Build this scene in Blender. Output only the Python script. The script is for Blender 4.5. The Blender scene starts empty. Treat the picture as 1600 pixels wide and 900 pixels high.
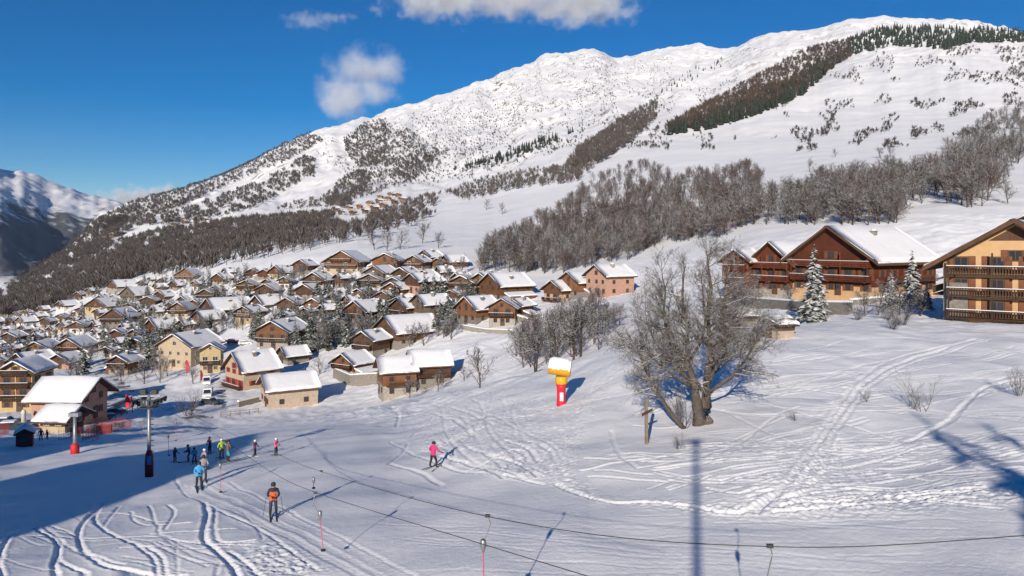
import bpy, bmesh, math, random
import numpy as np
from mathutils import Vector, Matrix
random.seed(7)
rng = np.random.default_rng(7)
S = bpy.context.scene
COL = S.collection
R = math.radians
# ------------------------------------------------------------------ camera
FPX, HX, HY = 1142.0, 800.0, 380.0          # focal length, centre column and horizon row of the 1600x900 photograph
cam = bpy.data.cameras.new('camera'); camo = bpy.data.objects.new('camera', cam); COL.objects.link(camo)
cam.sensor_fit = 'HORIZONTAL'; cam.sensor_width = 36; cam.lens = FPX / 1600 * 36
cam.shift_y = -(450 - HY) / 1600
cam.clip_start = .5; cam.clip_end = 40000
camo.location = (0, 0, 0); camo.rotation_euler = (R(90), 0, 0)
S.camera = camo
# ------------------------------------------------------------------ light
SUN_EL, SUN_AZ = 19.5, 14.0                  # degrees; light travels towards +Y, turned SUN_AZ to the right
world = bpy.data.worlds.new('World'); S.world = world; world.use_nodes = True
wn = world.node_tree.nodes; wl = world.node_tree.links
sky = wn.new('ShaderNodeTexSky'); sky.sky_type = 'NISHITA'; sky.sun_disc = False
sky.sun_elevation = R(SUN_EL); sky.sun_rotation = R(180 + SUN_AZ)
sky.altitude = 2000; sky.air_density = 1.0; sky.dust_density = 0.15; sky.ozone_density = 3.0
hs = wn.new('ShaderNodeHueSaturation'); hs.inputs['Saturation'].default_value = 1.5; hs.inputs['Hue'].default_value = .507; hs.inputs['Value'].default_value = 1.0
wl.new(sky.outputs[0], hs.inputs['Color']); wl.new(hs.outputs[0], wn['Background'].inputs[0])
wn['Background'].inputs[1].default_value = 0.084
sun = bpy.data.lights.new('sun', 'SUN'); sun.energy = 5.0; sun.angle = R(.53); sun.color = (1, .90, .78)
suno = bpy.data.objects.new('sun', sun); COL.objects.link(suno)
LDIR = Vector((math.sin(R(SUN_AZ)) * math.cos(R(SUN_EL)), math.cos(R(SUN_AZ)) * math.cos(R(SUN_EL)), -math.sin(R(SUN_EL))))
suno.rotation_euler = LDIR.to_track_quat('-Z', 'Y').to_euler()
S.view_settings.view_transform = 'Standard'; S.view_settings.look = 'None'; S.view_settings.gamma = 1
S.view_settings.use_curve_mapping = False; S.view_settings.exposure = 0.06
S.cycles.use_denoising = True
S.cycles.max_bounces = 5; S.cycles.diffuse_bounces = 3; S.cycles.volume_bounces = 2; S.cycles.transparent_max_bounces = 8
S.cycles.use_adaptive_sampling = True; S.cycles.adaptive_threshold = .02

# ------------------------------------------------------------------ materials
MAT = {}
def newmat(name):
    m = bpy.data.materials.new(name); m.use_nodes = True; MAT[name] = m
    nt = m.node_tree; return m, nt, nt.nodes['Principled BSDF']
def nd(nt, t, **kw):
    n = nt.nodes.new(t)
    for k, v in kw.items(): setattr(n, k, v)
    return n
def noise(nt, scale, detail=4, rough=.6, coord='Object', vec=None, stretch=None):
    tc = nd(nt, 'ShaderNodeTexCoord'); n = nd(nt, 'ShaderNodeTexNoise')
    n.inputs['Scale'].default_value = scale; n.inputs['Detail'].default_value = detail; n.inputs['Roughness'].default_value = rough
    src = tc.outputs[coord]
    if stretch:
        mp = nd(nt, 'ShaderNodeMapping'); mp.inputs['Scale'].default_value = stretch; nt.links.new(src, mp.inputs[0]); src = mp.outputs[0]
    nt.links.new(src, n.inputs['Vector']); return n
def ramp(nt, fac, stops, interp='LINEAR'):
    r = nd(nt, 'ShaderNodeValToRGB'); r.color_ramp.interpolation = interp
    e = r.color_ramp.elements
    while len(e) < len(stops): e.new(.5)
    for el, (p, c) in zip(e, stops):
        el.position = p; el.color = (c, c, c, 1) if not isinstance(c, tuple) else (*c, 1)
    nt.links.new(fac, r.inputs[0]); return r
def mixc(nt, fac, a, b):
    m = nd(nt, 'ShaderNodeMix', data_type='RGBA')
    for s, v in ((0, fac), (6, a), (7, b)):
        if isinstance(v, bpy.types.NodeSocket): nt.links.new(v, m.inputs[s])
        else: m.inputs[s].default_value = (*v, 1) if isinstance(v, tuple) else v
    return m.outputs[2]
def bump(nt, height, bs, strength=.3, dist=.02):
    b = nd(nt, 'ShaderNodeBump'); b.inputs['Strength'].default_value = strength; b.inputs['Distance'].default_value = dist
    nt.links.new(height, b.inputs['Height']); nt.links.new(b.outputs[0], bs.inputs['Normal'])
def simple(name, col, rough=.7, var=.18, scale=2.5, metal=0, bmp=0, stretch=None, spec=.3):
    m, nt, bs = newmat(name)
    n = noise(nt, scale, stretch=stretch)
    r = ramp(nt, n.outputs[0], [(.3, tuple(c * (1 - var) for c in col)), (.7, tuple(min(1, c * (1 + var)) for c in col))])
    nt.links.new(r.outputs[0], bs.inputs['Base Color'])
    bs.inputs['Roughness'].default_value = rough; bs.inputs['Metallic'].default_value = metal; bs.inputs['Specular IOR Level'].default_value = spec
    if bmp: bump(nt, n.outputs[0], bs, bmp, .03)
    return m
SNOW = (.86, .855, .85)
def snowmat(name, sc1, d1, sc2, d2):
    m, nt, bs = newmat(name)
    n1 = noise(nt, sc1, 6, .65); n2 = noise(nt, sc2, 3, .6)
    a = nd(nt, 'ShaderNodeMath', operation='MULTIPLY_ADD'); a.inputs[1].default_value = d2 / d1
    nt.links.new(n2.outputs[0], a.inputs[0]); nt.links.new(n1.outputs[0], a.inputs[2])
    bump(nt, a.outputs[0], bs, .8, d1)
    r = ramp(nt, n1.outputs[0], [(.3, tuple(c * .95 for c in SNOW)), (.7, SNOW)])
    nt.links.new(r.outputs[0], bs.inputs['Base Color'])
    bs.inputs['Roughness'].default_value = .75; bs.inputs['Specular IOR Level'].default_value = .15
    return m
snowmat('roof_snow', .8, .10, 6, .02)
snowmat('snow_pile', 1.2, .15, 9, .03)
def snowtop(name, base, zlo, zhi, cover=.5, nscale=1.5, var=.25, rough=.8):
    """bark, needles, stone: snow lies where the surface faces up"""
    m, nt, bs = newmat(name)
    g = nd(nt, 'ShaderNodeNewGeometry'); sp = nd(nt, 'ShaderNodeSeparateXYZ'); nt.links.new(g.outputs['Normal'], sp.inputs[0])
    n = noise(nt, nscale, 3, .6, coord='Object')
    ma = nd(nt, 'ShaderNodeMath', operation='MULTIPLY_ADD'); ma.inputs[1].default_value = 1.1; ma.inputs[2].default_value = -.55 + (cover - .5)
    nt.links.new(n.outputs[0], ma.inputs[0])
    ad = nd(nt, 'ShaderNodeMath', operation='ADD'); nt.links.new(sp.outputs[2], ad.inputs[0]); nt.links.new(ma.outputs[0], ad.inputs[1])
    r = ramp(nt, ad.outputs[0], [(zlo, 0.0), (zhi, 1.0)])
    n2 = noise(nt, nscale * 3, 2)
    oi = nd(nt, 'ShaderNodeObjectInfo')
    rb = ramp(nt, n2.outputs[0], [(.3, tuple(c * (1 - var) for c in base)), (.7, tuple(c * (1 + var) for c in base))])
    hsv = nd(nt, 'ShaderNodeHueSaturation'); nt.links.new(rb.outputs[0], hsv.inputs['Color'])
    mr = nd(nt, 'ShaderNodeMapRange'); mr.inputs[3].default_value = .7; mr.inputs[4].default_value = 1.3
    nt.links.new(oi.outputs['Random'], mr.inputs[0]); nt.links.new(mr.outputs[0], hsv.inputs['Value'])
    c = mixc(nt, r.outputs[0], hsv.outputs[0], SNOW)
    nt.links.new(c, bs.inputs['Base Color']); bs.inputs['Roughness'].default_value = rough; bs.inputs['Specular IOR Level'].default_value = .15
    return m
snowtop('bark', (.085, .062, .050), .45, .75, .45, 2.2)
snowtop('hero_bark', (.15, .122, .098), .45, .75, .44, 1.6)
snowtop('hero_twig', (.115, .098, .084), .35, .85, .45, 1.4)
_b = MAT['hero_bark'].node_tree; bump(_b, noise(_b, 5, 5, .7, stretch=(3.2, 3.2, .5)).outputs[0], _b.nodes['Principled BSDF'], 1.0, .12)
snowtop('twig', (.080, .066, .058), .30, .82, .48, .8)
snowtop('red_twig', (.092, .060, .050), .45, .9, .42, .8)
snowtop('needle', (.036, .046, .032), .62, .92, .38, 1.6)
snowtop('laden_needle', (.040, .050, .034), .55, .9, .42, 1.6)
snowtop('far_twig', (.085, .072, .066), .45, .95, .42, .05)
snowtop('far_larch', (.092, .066, .052), .4, .9, .44, .05)
snowtop('far_needle', (.030, .038, .030), .45, .8, .42, .05)
snowtop('scrub', (.060, .050, .044), .7, 1.0, .40, .3)
snowtop('frosted_yellow', (.66, .36, .03), .0, .18, .62, 3.0, .1)
snowtop('stone', (.26, .235, .20), .7, .9, .40, 1.0)
snowtop('dry_grass', (.17, .12, .07), .6, .95, .40, 1.0)
def timber(name, col, plank=7.0):
    m, nt, bs = newmat(name)
    n = noise(nt, 3, 4, stretch=(plank, plank, 1.0))
    oi = nd(nt, 'ShaderNodeObjectInfo')
    r = ramp(nt, n.outputs[0], [(.28, tuple(c * .62 for c in col)), (.5, col), (.75, tuple(min(1, c * 1.3) for c in col))])
    n2 = noise(nt, .6, 3)
    r2 = ramp(nt, n2.outputs[0], [(.3, .72), (.7, 1.12)])
    mm = nd(nt, 'ShaderNodeMix', data_type='RGBA', blend_type='MULTIPLY'); mm.inputs[0].default_value = 1
    nt.links.new(r.outputs[0], mm.inputs[6]); nt.links.new(r2.outputs[0], mm.inputs[7])
    hsv = nd(nt, 'ShaderNodeHueSaturation'); nt.links.new(mm.outputs[2], hsv.inputs['Color'])
    mr = nd(nt, 'ShaderNodeMapRange'); mr.inputs[3].default_value = .8; mr.inputs[4].default_value = 1.2
    nt.links.new(oi.outputs['Random'], mr.inputs[0]); nt.links.new(mr.outputs[0], hsv.inputs['Value'])
    nt.links.new(hsv.outputs[0], bs.inputs['Base Color']); bs.inputs['Roughness'].default_value = .75; bs.inputs['Specular IOR Level'].default_value = .2
    bump(nt, n.outputs[0], bs, .5, .02)
timber('orange_timber', (.175, .083, .042)); timber('brown_timber', (.112, .060, .035)); timber('dark_timber', (.060, .033, .021))
timber('red_timber', (.135, .042, .022)); timber('grey_timber', (.145, .108, .08))
simple('cream', (.42, .335, .23), .9, .12, 1.2); simple('yellow_plaster', (.44, .34, .18), .9, .12, 1.2); simple('pink_plaster', (.44, .26, .19), .9, .12, 1.2)
simple('beige', (.43, .34, .26), .9, .14, 1.5); simple('ochre', (.52, .33, .17), .9, .10, 1.0); simple('salmon', (.52, .34, .22), .9, .1, 1.2)
simple('white_plaster', (.62, .58, .52), .9, .12, 1.2)
simple('glass', (.03, .036, .045), .12, .3, 1.0, spec=.6); simple('frame', (.10, .052, .030), .7); simple('light_frame', (.42, .36, .30), .6)
simple('red_shutter', (.42, .035, .03), .6); simple('brown_shutter', (.17, .065, .03), .7)
simple('galvanised', (.30, .31, .32), .45, .2, 3, metal=.6); simple('dark_metal', (.06, .065, .07), .5, .2, 4, metal=.3)
simple('red_pad', (.50, .025, .03), .55); simple('dark_red_pad', (.22, .02, .022), .6); simple('blue_sign', (.05, .22, .55), .5)
simple('yellow_paint', (.68, .36, .02), .45, .1); simple('red_paint', (.62, .02, .04), .45, .1); simple('white_paint', (.78, .78, .78), .5, .06)
simple('pink_pole', (.52, .10, .15), .5); simple('rubber', (.025, .025, .028), .7); simple('rope', (.05, .05, .045), .8)
simple('red_net', (.36, .05, .04), .7); simple('pink_net', (.62, .12, .18), .7); simple('asphalt', (.10, .10, .11), .9, .3, 2)
simple('wood_post', (.19, .14, .095), .85, .25, 4); simple('car_white', (.7, .7, .7), .3, .04); simple('car_dark', (.05, .055, .065), .25, .1); simple('car_blue', (.05, .09, .2), .25, .1); simple('car_red', (.3, .03, .03), .25, .1)
simple('lamp_glass', (.7, .7, .65), .2, .05)

# ------------------------------------------------------------------ mesh helpers
class MB:
    def __init__(s): s.v = []; s.f = []; s.m = []
    def add(s, vs, fs, mi=0):
        o = len(s.v); s.v += [tuple(p) for p in vs]; s.f += [tuple(i + o for i in q) for q in fs]; s.m += [mi] * len(fs); return s
    def box(s, x0, x1, y0, y1, z0, z1, mi=0):
        return s.add([(x0, y0, z0), (x1, y0, z0), (x1, y1, z0), (x0, y1, z0), (x0, y0, z1), (x1, y0, z1), (x1, y1, z1), (x0, y1, z1)],
                     [(0, 3, 2, 1), (4, 5, 6, 7), (0, 1, 5, 4), (1, 2, 6, 5), (2, 3, 7, 6), (3, 0, 4, 7)], mi)
    def prism(s, prof, y0, y1, mi=0):            # profile in XZ (counter-clockwise seen from -Y), extruded along Y
        n = len(prof)
        vs = [(x, y0, z) for x, z in prof] + [(x, y1, z) for x, z in prof]
        fs = [tuple(range(n)), tuple(range(2 * n - 1, n - 1, -1))] + [(i + n, (i + 1) % n + n, (i + 1) % n, i) for i in range(n)]
        return s.add(vs, fs, mi)
    def tube(s, pts, rad, n=6, mi=0, cap=True):
        pts = [Vector(p) for p in pts]
        if not hasattr(rad, '__len__'): rad = [rad] * len(pts)
        vs = []; k = len(pts)
        for i, p in enumerate(pts):
            t = (pts[min(i + 1, k - 1)] - pts[max(i - 1, 0)])
            if t.length < 1e-9: t = Vector((0, 0, 1))
            t.normalize(); a = t.cross(Vector((0, 0, 1)))
            if a.length < .05: a = t.cross(Vector((0, 1, 0)))
            a.normalize(); b = t.cross(a)
            for j in range(n):
                w = 2 * math.pi * j / n; vs.append(p + (a * math.cos(w) + b * math.sin(w)) * rad[i])
        fs = [(i * n + j, i * n + (j + 1) % n, (i + 1) * n + (j + 1) % n, (i + 1) * n + j) for i in range(k - 1) for j in range(n)]
        if cap: fs += [tuple(range(n - 1, -1, -1)), tuple((k - 1) * n + j for j in range(n))]
        return s.add(vs, fs, mi)
    def lathe(s, prof, n=12, c=(0, 0, 0), mi=0):  # prof: (radius, z)
        k = len(prof)
        vs = [(c[0] + r * math.cos(2 * math.pi * j / n), c[1] + r * math.sin(2 * math.pi * j / n), c[2] + z) for r, z in prof for j in range(n)]
        fs = [(i * n + j, i * n + (j + 1) % n, (i + 1) * n + (j + 1) % n, (i + 1) * n + j) for i in range(k - 1) for j in range(n)]
        fs += [tuple(range(n - 1, -1, -1)), tuple((k - 1) * n + j for j in range(n))]
        return s.add(vs, fs, mi)
    def mesh(s, name, mats, smooth=False):
        me = bpy.data.meshes.new(name); me.from_pydata(s.v, [], s.f)
        for m in (mats if isinstance(mats, (list, tuple)) else [mats]): me.materials.append(MAT[m])
        if any(s.m): me.polygons.foreach_set('material_index', s.m)
        if smooth: me.polygons.foreach_set('use_smooth', [True] * len(s.f))
        me.update(); return me
    def build(s, name, mats, parent=None, smooth=False, **kw): return put(name, s.mesh(name, mats, smooth), parent, **kw)
def put(name, me, parent=None, loc=(0, 0, 0), rot=(0, 0, 0), scale=(1, 1, 1), label=None, cat=None, group=None, kind=None):
    o = bpy.data.objects.new(name, me); COL.objects.link(o); o.parent = parent
    o.location = loc; o.rotation_euler = rot; o.scale = scale if hasattr(scale, '__len__') else (scale,) * 3
    return tag(o, label, cat, group, kind)
def tag(o, label=None, cat=None, group=None, kind=None):
    for k, v in (('label', label), ('category', cat), ('group', group), ('kind', kind)):
        if v: o[k] = v
    return o
def empty(name, loc, rz=0, **kw): return put(name, None, None, loc, (0, 0, rz), **kw)
def copy_tree(o, parent=None):
    c = o.copy(); COL.objects.link(c); c.parent = parent
    for ch in list(o.children): copy_tree(ch, c)
    return c
def npmesh(name, V, F, mats, mi=None, smooth=True):
    me = bpy.data.meshes.new(name); V = np.asarray(V, np.float32); F = np.asarray(F, np.int32); k = F.shape[1]
    me.vertices.add(len(V)); me.vertices.foreach_set('co', V.ravel())
    me.loops.add(F.size); me.loops.foreach_set('vertex_index', F.ravel())
    me.polygons.add(len(F)); me.polygons.foreach_set('loop_start', np.arange(0, F.size, k, dtype=np.int32))
    for m in (mats if isinstance(mats, (list, tuple)) else [mats]): me.materials.append(MAT[m])
    if mi is not None: me.polygons.foreach_set('material_index', np.asarray(mi, np.int32))
    me.polygons.foreach_set('use_smooth', np.full(len(F), smooth))
    me.update(calc_edges=True); return me

# ------------------------------------------------------------------ terrain
_perm = np.random.default_rng(3).permutation(4096)
def gnoise(x, y):
    xi = np.floor(x).astype(np.int64); yi = np.floor(y).astype(np.int64); fx = x - xi; fy = y - yi
    u = fx * fx * fx * (fx * (fx * 6 - 15) + 10); v = fy * fy * fy * (fy * (fy * 6 - 15) + 10)
    def g(ix, iy, dx, dy):
        h = _perm[(_perm[ix & 4095] + iy) & 4095] * (2 * math.pi / 4096); return np.cos(h) * dx + np.sin(h) * dy
    a = g(xi, yi, fx, fy); b = g(xi + 1, yi, fx - 1, fy); c = g(xi, yi + 1, fx, fy - 1); d = g(xi + 1, yi + 1, fx - 1, fy - 1)
    return (a + (b - a) * u) + ((c + (d - c) * u) - (a + (b - a) * u)) * v
def fbm(x, y, o=4, gain=.5, lac=2.03, ridge=False):
    t = 0; a = 1
    for i in range(o):
        n = gnoise(x + 17.3 * i, y - 9.1 * i); t = t + a * ((.5 - np.abs(n)) * 1.2 if ridge else n); x = x * lac; y = y * lac; a *= gain
    return t
# each layer: (column, row, distance) read off the photograph and sized from the houses, people and trees standing there; unseen ridges at the far left are added to cast shade
LAY = [
 [(-1500, 2300, 7), (0, 2300, 7), (800, 2200, 7), (1600, 2060, 7), (3100, 2000, 7)],
 [(-1500, 900, 30), (0, 900, 30), (400, 900, 28), (600, 900, 27), (800, 900, 25.3), (1000, 900, 25), (1200, 900, 24.5), (1400, 900, 24), (1600, 900, 23), (3100, 860, 22)],
 [(-1500, 800, 44), (0, 800, 44), (200, 770, 48), (400, 760, 46), (600, 740, 46), (800, 740, 40), (1000, 700, 42), (1200, 690, 41), (1400, 700, 40), (1600, 700, 38), (3100, 680, 36)],
 [(-1500, 690, 92), (0, 690, 90), (200, 690, 86), (400, 668, 92), (550, 645, 105), (650, 628, 108), (760, 603, 90), (830, 586, 82), (900, 566, 79), (960, 545, 76), (1040, 528, 76), (1200, 520, 78), (1400, 512, 80), (1600, 510, 80), (3100, 500, 80)],
 [(-1500, 650, 150), (0, 652, 148), (200, 650, 150), (400, 640, 162), (550, 628, 165), (650, 606, 165), (760, 590, 150), (850, 585, 125), (960, 572, 112), (1040, 545, 108), (1200, 503, 105), (1400, 492, 98), (1600, 495, 95), (3100, 480, 95)],
 [(-1500, 575, 235), (0, 580, 230), (200, 590, 215), (400, 562, 218), (600, 545, 215), (700, 530, 205), (800, 520, 190), (1000, 470, 196), (1200, 470, 140), (1400, 465, 135), (1600, 455, 140), (3100, 440, 140)],
 [(-1500, 500, 560), (0, 503, 590), (200, 482, 450), (400, 470, 315), (600, 453, 268), (800, 462, 240), (1000, 402, 280), (1200, 380, 205), (1400, 345, 200), (1600, 335, 195), (3100, 300, 190)],
 [(-1500, 470, 800), (0, 476, 790), (200, 425, 680), (400, 405, 470), (600, 400, 330), (800, 398, 335), (1000, 330, 410), (1200, 312, 320), (1400, 300, 265), (1600, 290, 260), (3100, 250, 260)],
 [(-1500, 445, 1000), (0, 466, 980), (200, 385, 1200), (400, 350, 1000), (600, 345, 720), (800, 315, 720), (1000, 258, 740), (1200, 220, 800), (1400, 205, 720), (1600, 190, 690), (3100, 150, 700)],
 [(-1500, 300, 1800), (-300, 470, 1100), (0, 461, 1120), (200, 350, 1750), (400, 298, 1850), (600, 255, 1850), (800, 215, 2050), (1000, 150, 2250), (1200, 128, 1900), (1400, 92, 1600), (1600, 88, 1450), (3100, 60, 1400)],
 [(-1500, 100, 3000), (-750, 190, 3200), (-350, 400, 2200), (-120, 452, 1400), (0, 458, 1300), (60, 420, 1600), (100, 393, 1800), (150, 352, 2050), (200, 321, 2250), (250, 306, 2400), (330, 281, 2600), (400, 250, 2800), (480, 211, 3000), (600, 181, 3300), (700, 146, 3550), (800, 112, 3850), (880, 86, 4100), (925, 77, 4200), (965, 91, 4250), (1030, 78, 4300), (1090, 71, 4300), (1130, 76, 4200), (1200, 60, 3900), (1300, 44, 3500), (1430, 37, 3150), (1520, 37, 2900), (1600, 50, 2600), (3100, 60, 2500)],  # leftmost points: unseen ridge added to shade the far valley
 [(-1500, 250, 3800), (-750, 300, 3900), (-300, 460, 2600), (0, 478, 1750), (100, 450, 2300), (200, 400, 2900), (400, 370, 3500), (800, 240, 4600), (925, 200, 5000), (1430, 160, 3900), (3100, 160, 3200)],
 [(-1500, 400, 4500), (-300, 440, 3300), (0, 438, 2900), (100, 432, 3100), (200, 430, 3500), (400, 410, 4200), (800, 330, 5400), (1600, 300, 5000), (3100, 300, 4500)],
 [(-1500, 150, 6000), (-300, 110, 5600), (-170, 185, 5400), (-100, 290, 4800), (-55, 345, 4200), (0, 366, 3850), (40, 398, 3800), (90, 418, 3900), (200, 400, 4600), (400, 390, 5200), (800, 380, 6200), (3100, 360, 6000)],  # leftmost points: unseen massif raised so its shadow falls on the far peak
 [(-1500, 190, 7600), (-300, 190, 7200), (0, 264, 7000), (40, 272, 7000), (100, 292, 7000), (150, 308, 7000), (205, 322, 7000), (260, 335, 7000), (400, 340, 7000), (800, 370, 7500), (3100, 370, 7500)],
 [(-1500, 330, 9500), (400, 370, 9500), (3100, 380, 9500)]]
def _pslopes(x, y):                             # Fritsch-Carlson slopes, knots along axis 0
    h = np.diff(x, axis=0); dl = np.diff(y, axis=0) / h; m = np.zeros_like(y)
    w1 = 2 * h[1:] + h[:-1]; w2 = h[1:] + 2 * h[:-1]
    ok = dl[:-1] * dl[1:] > 0; den = np.where(ok, w1 / np.where(ok, dl[:-1], 1) + w2 / np.where(ok, dl[1:], 1), 1)
    m[1:-1] = np.where(ok, (w1 + w2) / den, 0); m[0] = dl[0]; m[-1] = dl[-1]; return m
_LK = []
for L in LAY:
    a = np.array(L, float); xs = a[:, :1]; val = np.stack([a[:, 1], np.log(a[:, 2])], 1)
    _LK.append((a[:, 0], val, _pslopes(np.repeat(xs, 2, 1), val)))
def herm(x0, x1, y0, y1, m0, m1, x):
    h = x1 - x0; t = np.clip((x - x0) / h, 0, 1); t2 = t * t; t3 = t2 * t
    return (2 * t3 - 3 * t2 + 1) * y0 + (t3 - 2 * t2 + t) * h * m0 + (3 * t2 - 2 * t3) * y1 + (t3 - t2) * h * m1
def knots(x):
    """log-distance and height of every layer at columns x"""
    x = np.clip(np.asarray(x, float), -1499, 3099); LD = []; Z = []
    for xs, val, m in _LK:
        i = np.clip(np.searchsorted(xs, x) - 1, 0, len(xs) - 2)
        y = herm(xs[i], xs[i + 1], val[i, 0], val[i + 1, 0], m[i, 0], m[i + 1, 0], x)
        ld = herm(xs[i], xs[i + 1], val[i, 1], val[i + 1, 1], m[i, 1], m[i + 1, 1], x)
        LD.append(ld); Z.append((HY - y) / FPX * np.exp(ld))
    LD, Z = np.array(LD), np.array(Z); D = np.exp(LD[5:])
    Z[5:] -= relief((x - HX) / FPX * D, D) * .85          # the layers are read off the photograph with their relief
    return LD, Z
def sstep(a, b, x): t = np.clip((x - a) / (b - a), 0, 1); return t * t * (3 - 2 * t)
def relief(X, Y):
    d = Y
    far = sstep(450, 2200, d) * 52 + sstep(170, 500, d) * 2.0
    n = fbm(X / 520, Y / 520, 6, .55) * .75 + (fbm(X / 230 + Y / 700, Y / 900, 4, .5, ridge=True) - .55) * .6
    return far * n + sstep(100, 200, d) * fbm(X / 30, Y / 30, 3) * .8 + (1 - sstep(150, 300, d)) * fbm(X / 11, Y / 14, 3) * .42
def height(X, Y, fine=True):
    X = np.atleast_1d(np.asarray(X, float)); Y = np.atleast_1d(np.asarray(Y, float))
    LD, Z = knots(HX + FPX * X / Y); M = _pslopes(LD, Z); l = np.log(Y); n = LD.shape[0]
    k = np.clip((LD <= l[None]).sum(0) - 1, 0, n - 2); j = np.arange(len(l))
    z = herm(LD[k, j], LD[k + 1, j], Z[k, j], Z[k + 1, j], M[k, j], M[k + 1, j], l); T = Z / np.exp(LD); MT = _pslopes(LD, T)
    z = np.where(k >= 7, herm(LD[k, j], LD[k + 1, j], T[k, j], T[k + 1, j], MT[k, j], MT[k + 1, j], l) * Y, z)      # far ground keeps to its line of sight
    return z + relief(X, Y)
def hit(x, y, dmin=8, dmax=9000, n=0):
    """where the line of sight through photograph pixel (x, y) first meets the ground"""
    c = float(np.interp(x, xg, np.arange(nc))); j = min(int(c), nc - 2); u = c - j
    row = PY[:, j] * (1 - u) + PY[:, j + 1] * u; Y = Ys[:, j] * (1 - u) + Ys[:, j + 1] * u
    ok = (Y >= dmin) & (Y <= dmax); b = np.nonzero(ok & (row <= y))[0]
    i = int(b[0]) if len(b) else int(np.argmin(np.where(ok, row, 1e9)))
    if i == 0 or not ok[i - 1]: t = 1.0; i = max(i, 1)
    else: t = min(1, max(0, (row[i - 1] - y) / max(1e-6, row[i - 1] - row[i])))
    d = float(Y[i - 1] + (Y[i] - Y[i - 1]) * t); z0 = Zs[:, j] * (1 - u) + Zs[:, j + 1] * u
    return Vector(((x - HX) / FPX * d, d, float(z0[i - 1] + (z0[i] - z0[i - 1]) * t)))
def ground(X, Y): return float(height(X, Y)[0])
# ------------------------------------------------------------------ the ground sheet
def sheet(layers, rows, xg):
    LD, Z = knots(xg); MS = _pslopes(LD, Z); T = Z / np.exp(LD); MT = _pslopes(LD, T); Xs, Ys, Zs = [], [], []
    for k, n in zip(layers, rows):
        for t in np.linspace(0, 1, n, endpoint=(k == layers[-1])):
            l = LD[k] + (LD[k + 1] - LD[k]) * t; d = np.exp(l)
            Xs.append((xg - HX) / FPX * d); Ys.append(d); Zs.append(herm(LD[k], LD[k + 1], Z[k], Z[k + 1], MS[k], MS[k + 1], l) if k < 7 else herm(LD[k], LD[k + 1], T[k], T[k + 1], MT[k], MT[k + 1], l) * d)
    Xs, Ys, Zs = map(np.array, (Xs, Ys, Zs)); return Xs, Ys, Zs + relief(Xs, Ys)
def sheet_mesh(name, Xs, Ys, Zs):
    nr, nc = Xs.shape; idx = np.arange(nr * nc).reshape(nr, nc)
    F = np.stack([idx[:-1, :-1], idx[:-1, 1:], idx[1:, 1:], idx[1:, :-1]], -1).reshape(-1, 4)
    return npmesh(name, np.stack([Xs, Ys, Zs], -1).reshape(-1, 3), F, 'ground_snow')
xn = np.r_[np.linspace(-1499, -140, 30)[:-1], np.arange(-140, 1741, 2.3), np.linspace(1744, 3099, 30)]
xg = np.r_[np.linspace(-1499, -140, 26)[:-1], np.arange(-140, 1741, 4.0), np.linspace(1744, 3099, 26)]
nc = len(xg)
XN, YN, ZN = sheet([0, 1, 2], [18, 265, 265], xn)                     # the pistes and the near slope
XF, YF, ZF = sheet([3, 4, 5, 6, 7, 8, 9, 10, 11, 12, 13, 14], [64, 56, 90, 64, 64, 90, 100, 18, 12, 36, 70, 8], xg)   # village, mountain and far valley
def coarse():                                                          # both sheets on the coarse columns, for placing things
    global Xs, Ys, Zs, PY
    j = np.searchsorted(xn, xg).clip(0, len(xn) - 1); Xs = np.vstack([XN[:-1, j], XF]); Ys = np.vstack([YN[:-1, j], YF]); Zs = np.vstack([ZN[:-1, j], ZF]); PY = HY - FPX * Zs / Ys
coarse()
# ------------------------------------------------------------------ ski tracks and churned snow, stamped into the near ground
RX0, RX1, RY0, RY1, RC = -52.0, 46.0, 19.0, 112.0, .07
RW, RH = int((RX1 - RX0) / RC), int((RY1 - RY0) / RC)
groove = np.zeros((RH, RW), np.float32); rim = np.zeros((RH, RW), np.float32)
def stamp(P, depth, width, rimh=.32):
    P = np.asarray(P); seg = np.hypot(*np.diff(P, axis=0).T); cum = np.r_[0, np.cumsum(seg)]
    t = np.arange(0, cum[-1], .11); xs = np.interp(t, cum, P[:, 0]); ys = np.interp(t, cum, P[:, 1])
    k = int(width * 3.2 / RC) + 1; g = np.arange(-k, k + 1) * RC
    rr = np.hypot(*np.meshgrid(g, g)); G = (-depth * np.exp(-(rr / width) ** 2)).astype(np.float32); Q = (depth * rimh * np.exp(-((rr - 1.75 * width) / (.55 * width)) ** 2)).astype(np.float32)
    for x, y in zip(xs, ys):
        i = int((y - RY0) / RC); j = int((x - RX0) / RC)
        if i - k < 0 or j - k < 0 or i + k + 1 > RH or j + k + 1 > RW: continue
        a = groove[i - k:i + k + 1, j - k:j + k + 1]; np.minimum(a, G, out=a)
        b = rim[i - k:i + k + 1, j - k:j + k + 1]; np.maximum(b, Q, out=b)
def curve(pix, n=14, wob=0):
    """smooth ground curve through photograph pixels"""
    W = np.array([hit(x, y, 12, 140, 500)[:2] for x, y in pix]); 
    if len(W) < 3: out = W
    else:
        P = np.vstack([2 * W[0] - W[1], W, 2 * W[-1] - W[-2]]); out = []
        for i in range(1, len(P) - 2):
            for t in np.linspace(0, 1, n, endpoint=False):
                a, b, c, d = P[i - 1:i + 3]
                out.append(.5 * ((2 * b) + (c - a) * t + (2 * a - 5 * b + 4 * c - d) * t * t + (3 * b - a - 3 * c + d) * t ** 3))
        out.append(P[-2]); out = np.array(out)
    if wob:
        s = np.arange(len(out)) * .35; out = out + wob * np.stack([gnoise(s, s * 0 + 3.3 + out[0, 0]), gnoise(s, s * 0 + 8.7 + out[0, 1])], 1)
    return out
TR = []
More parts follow.
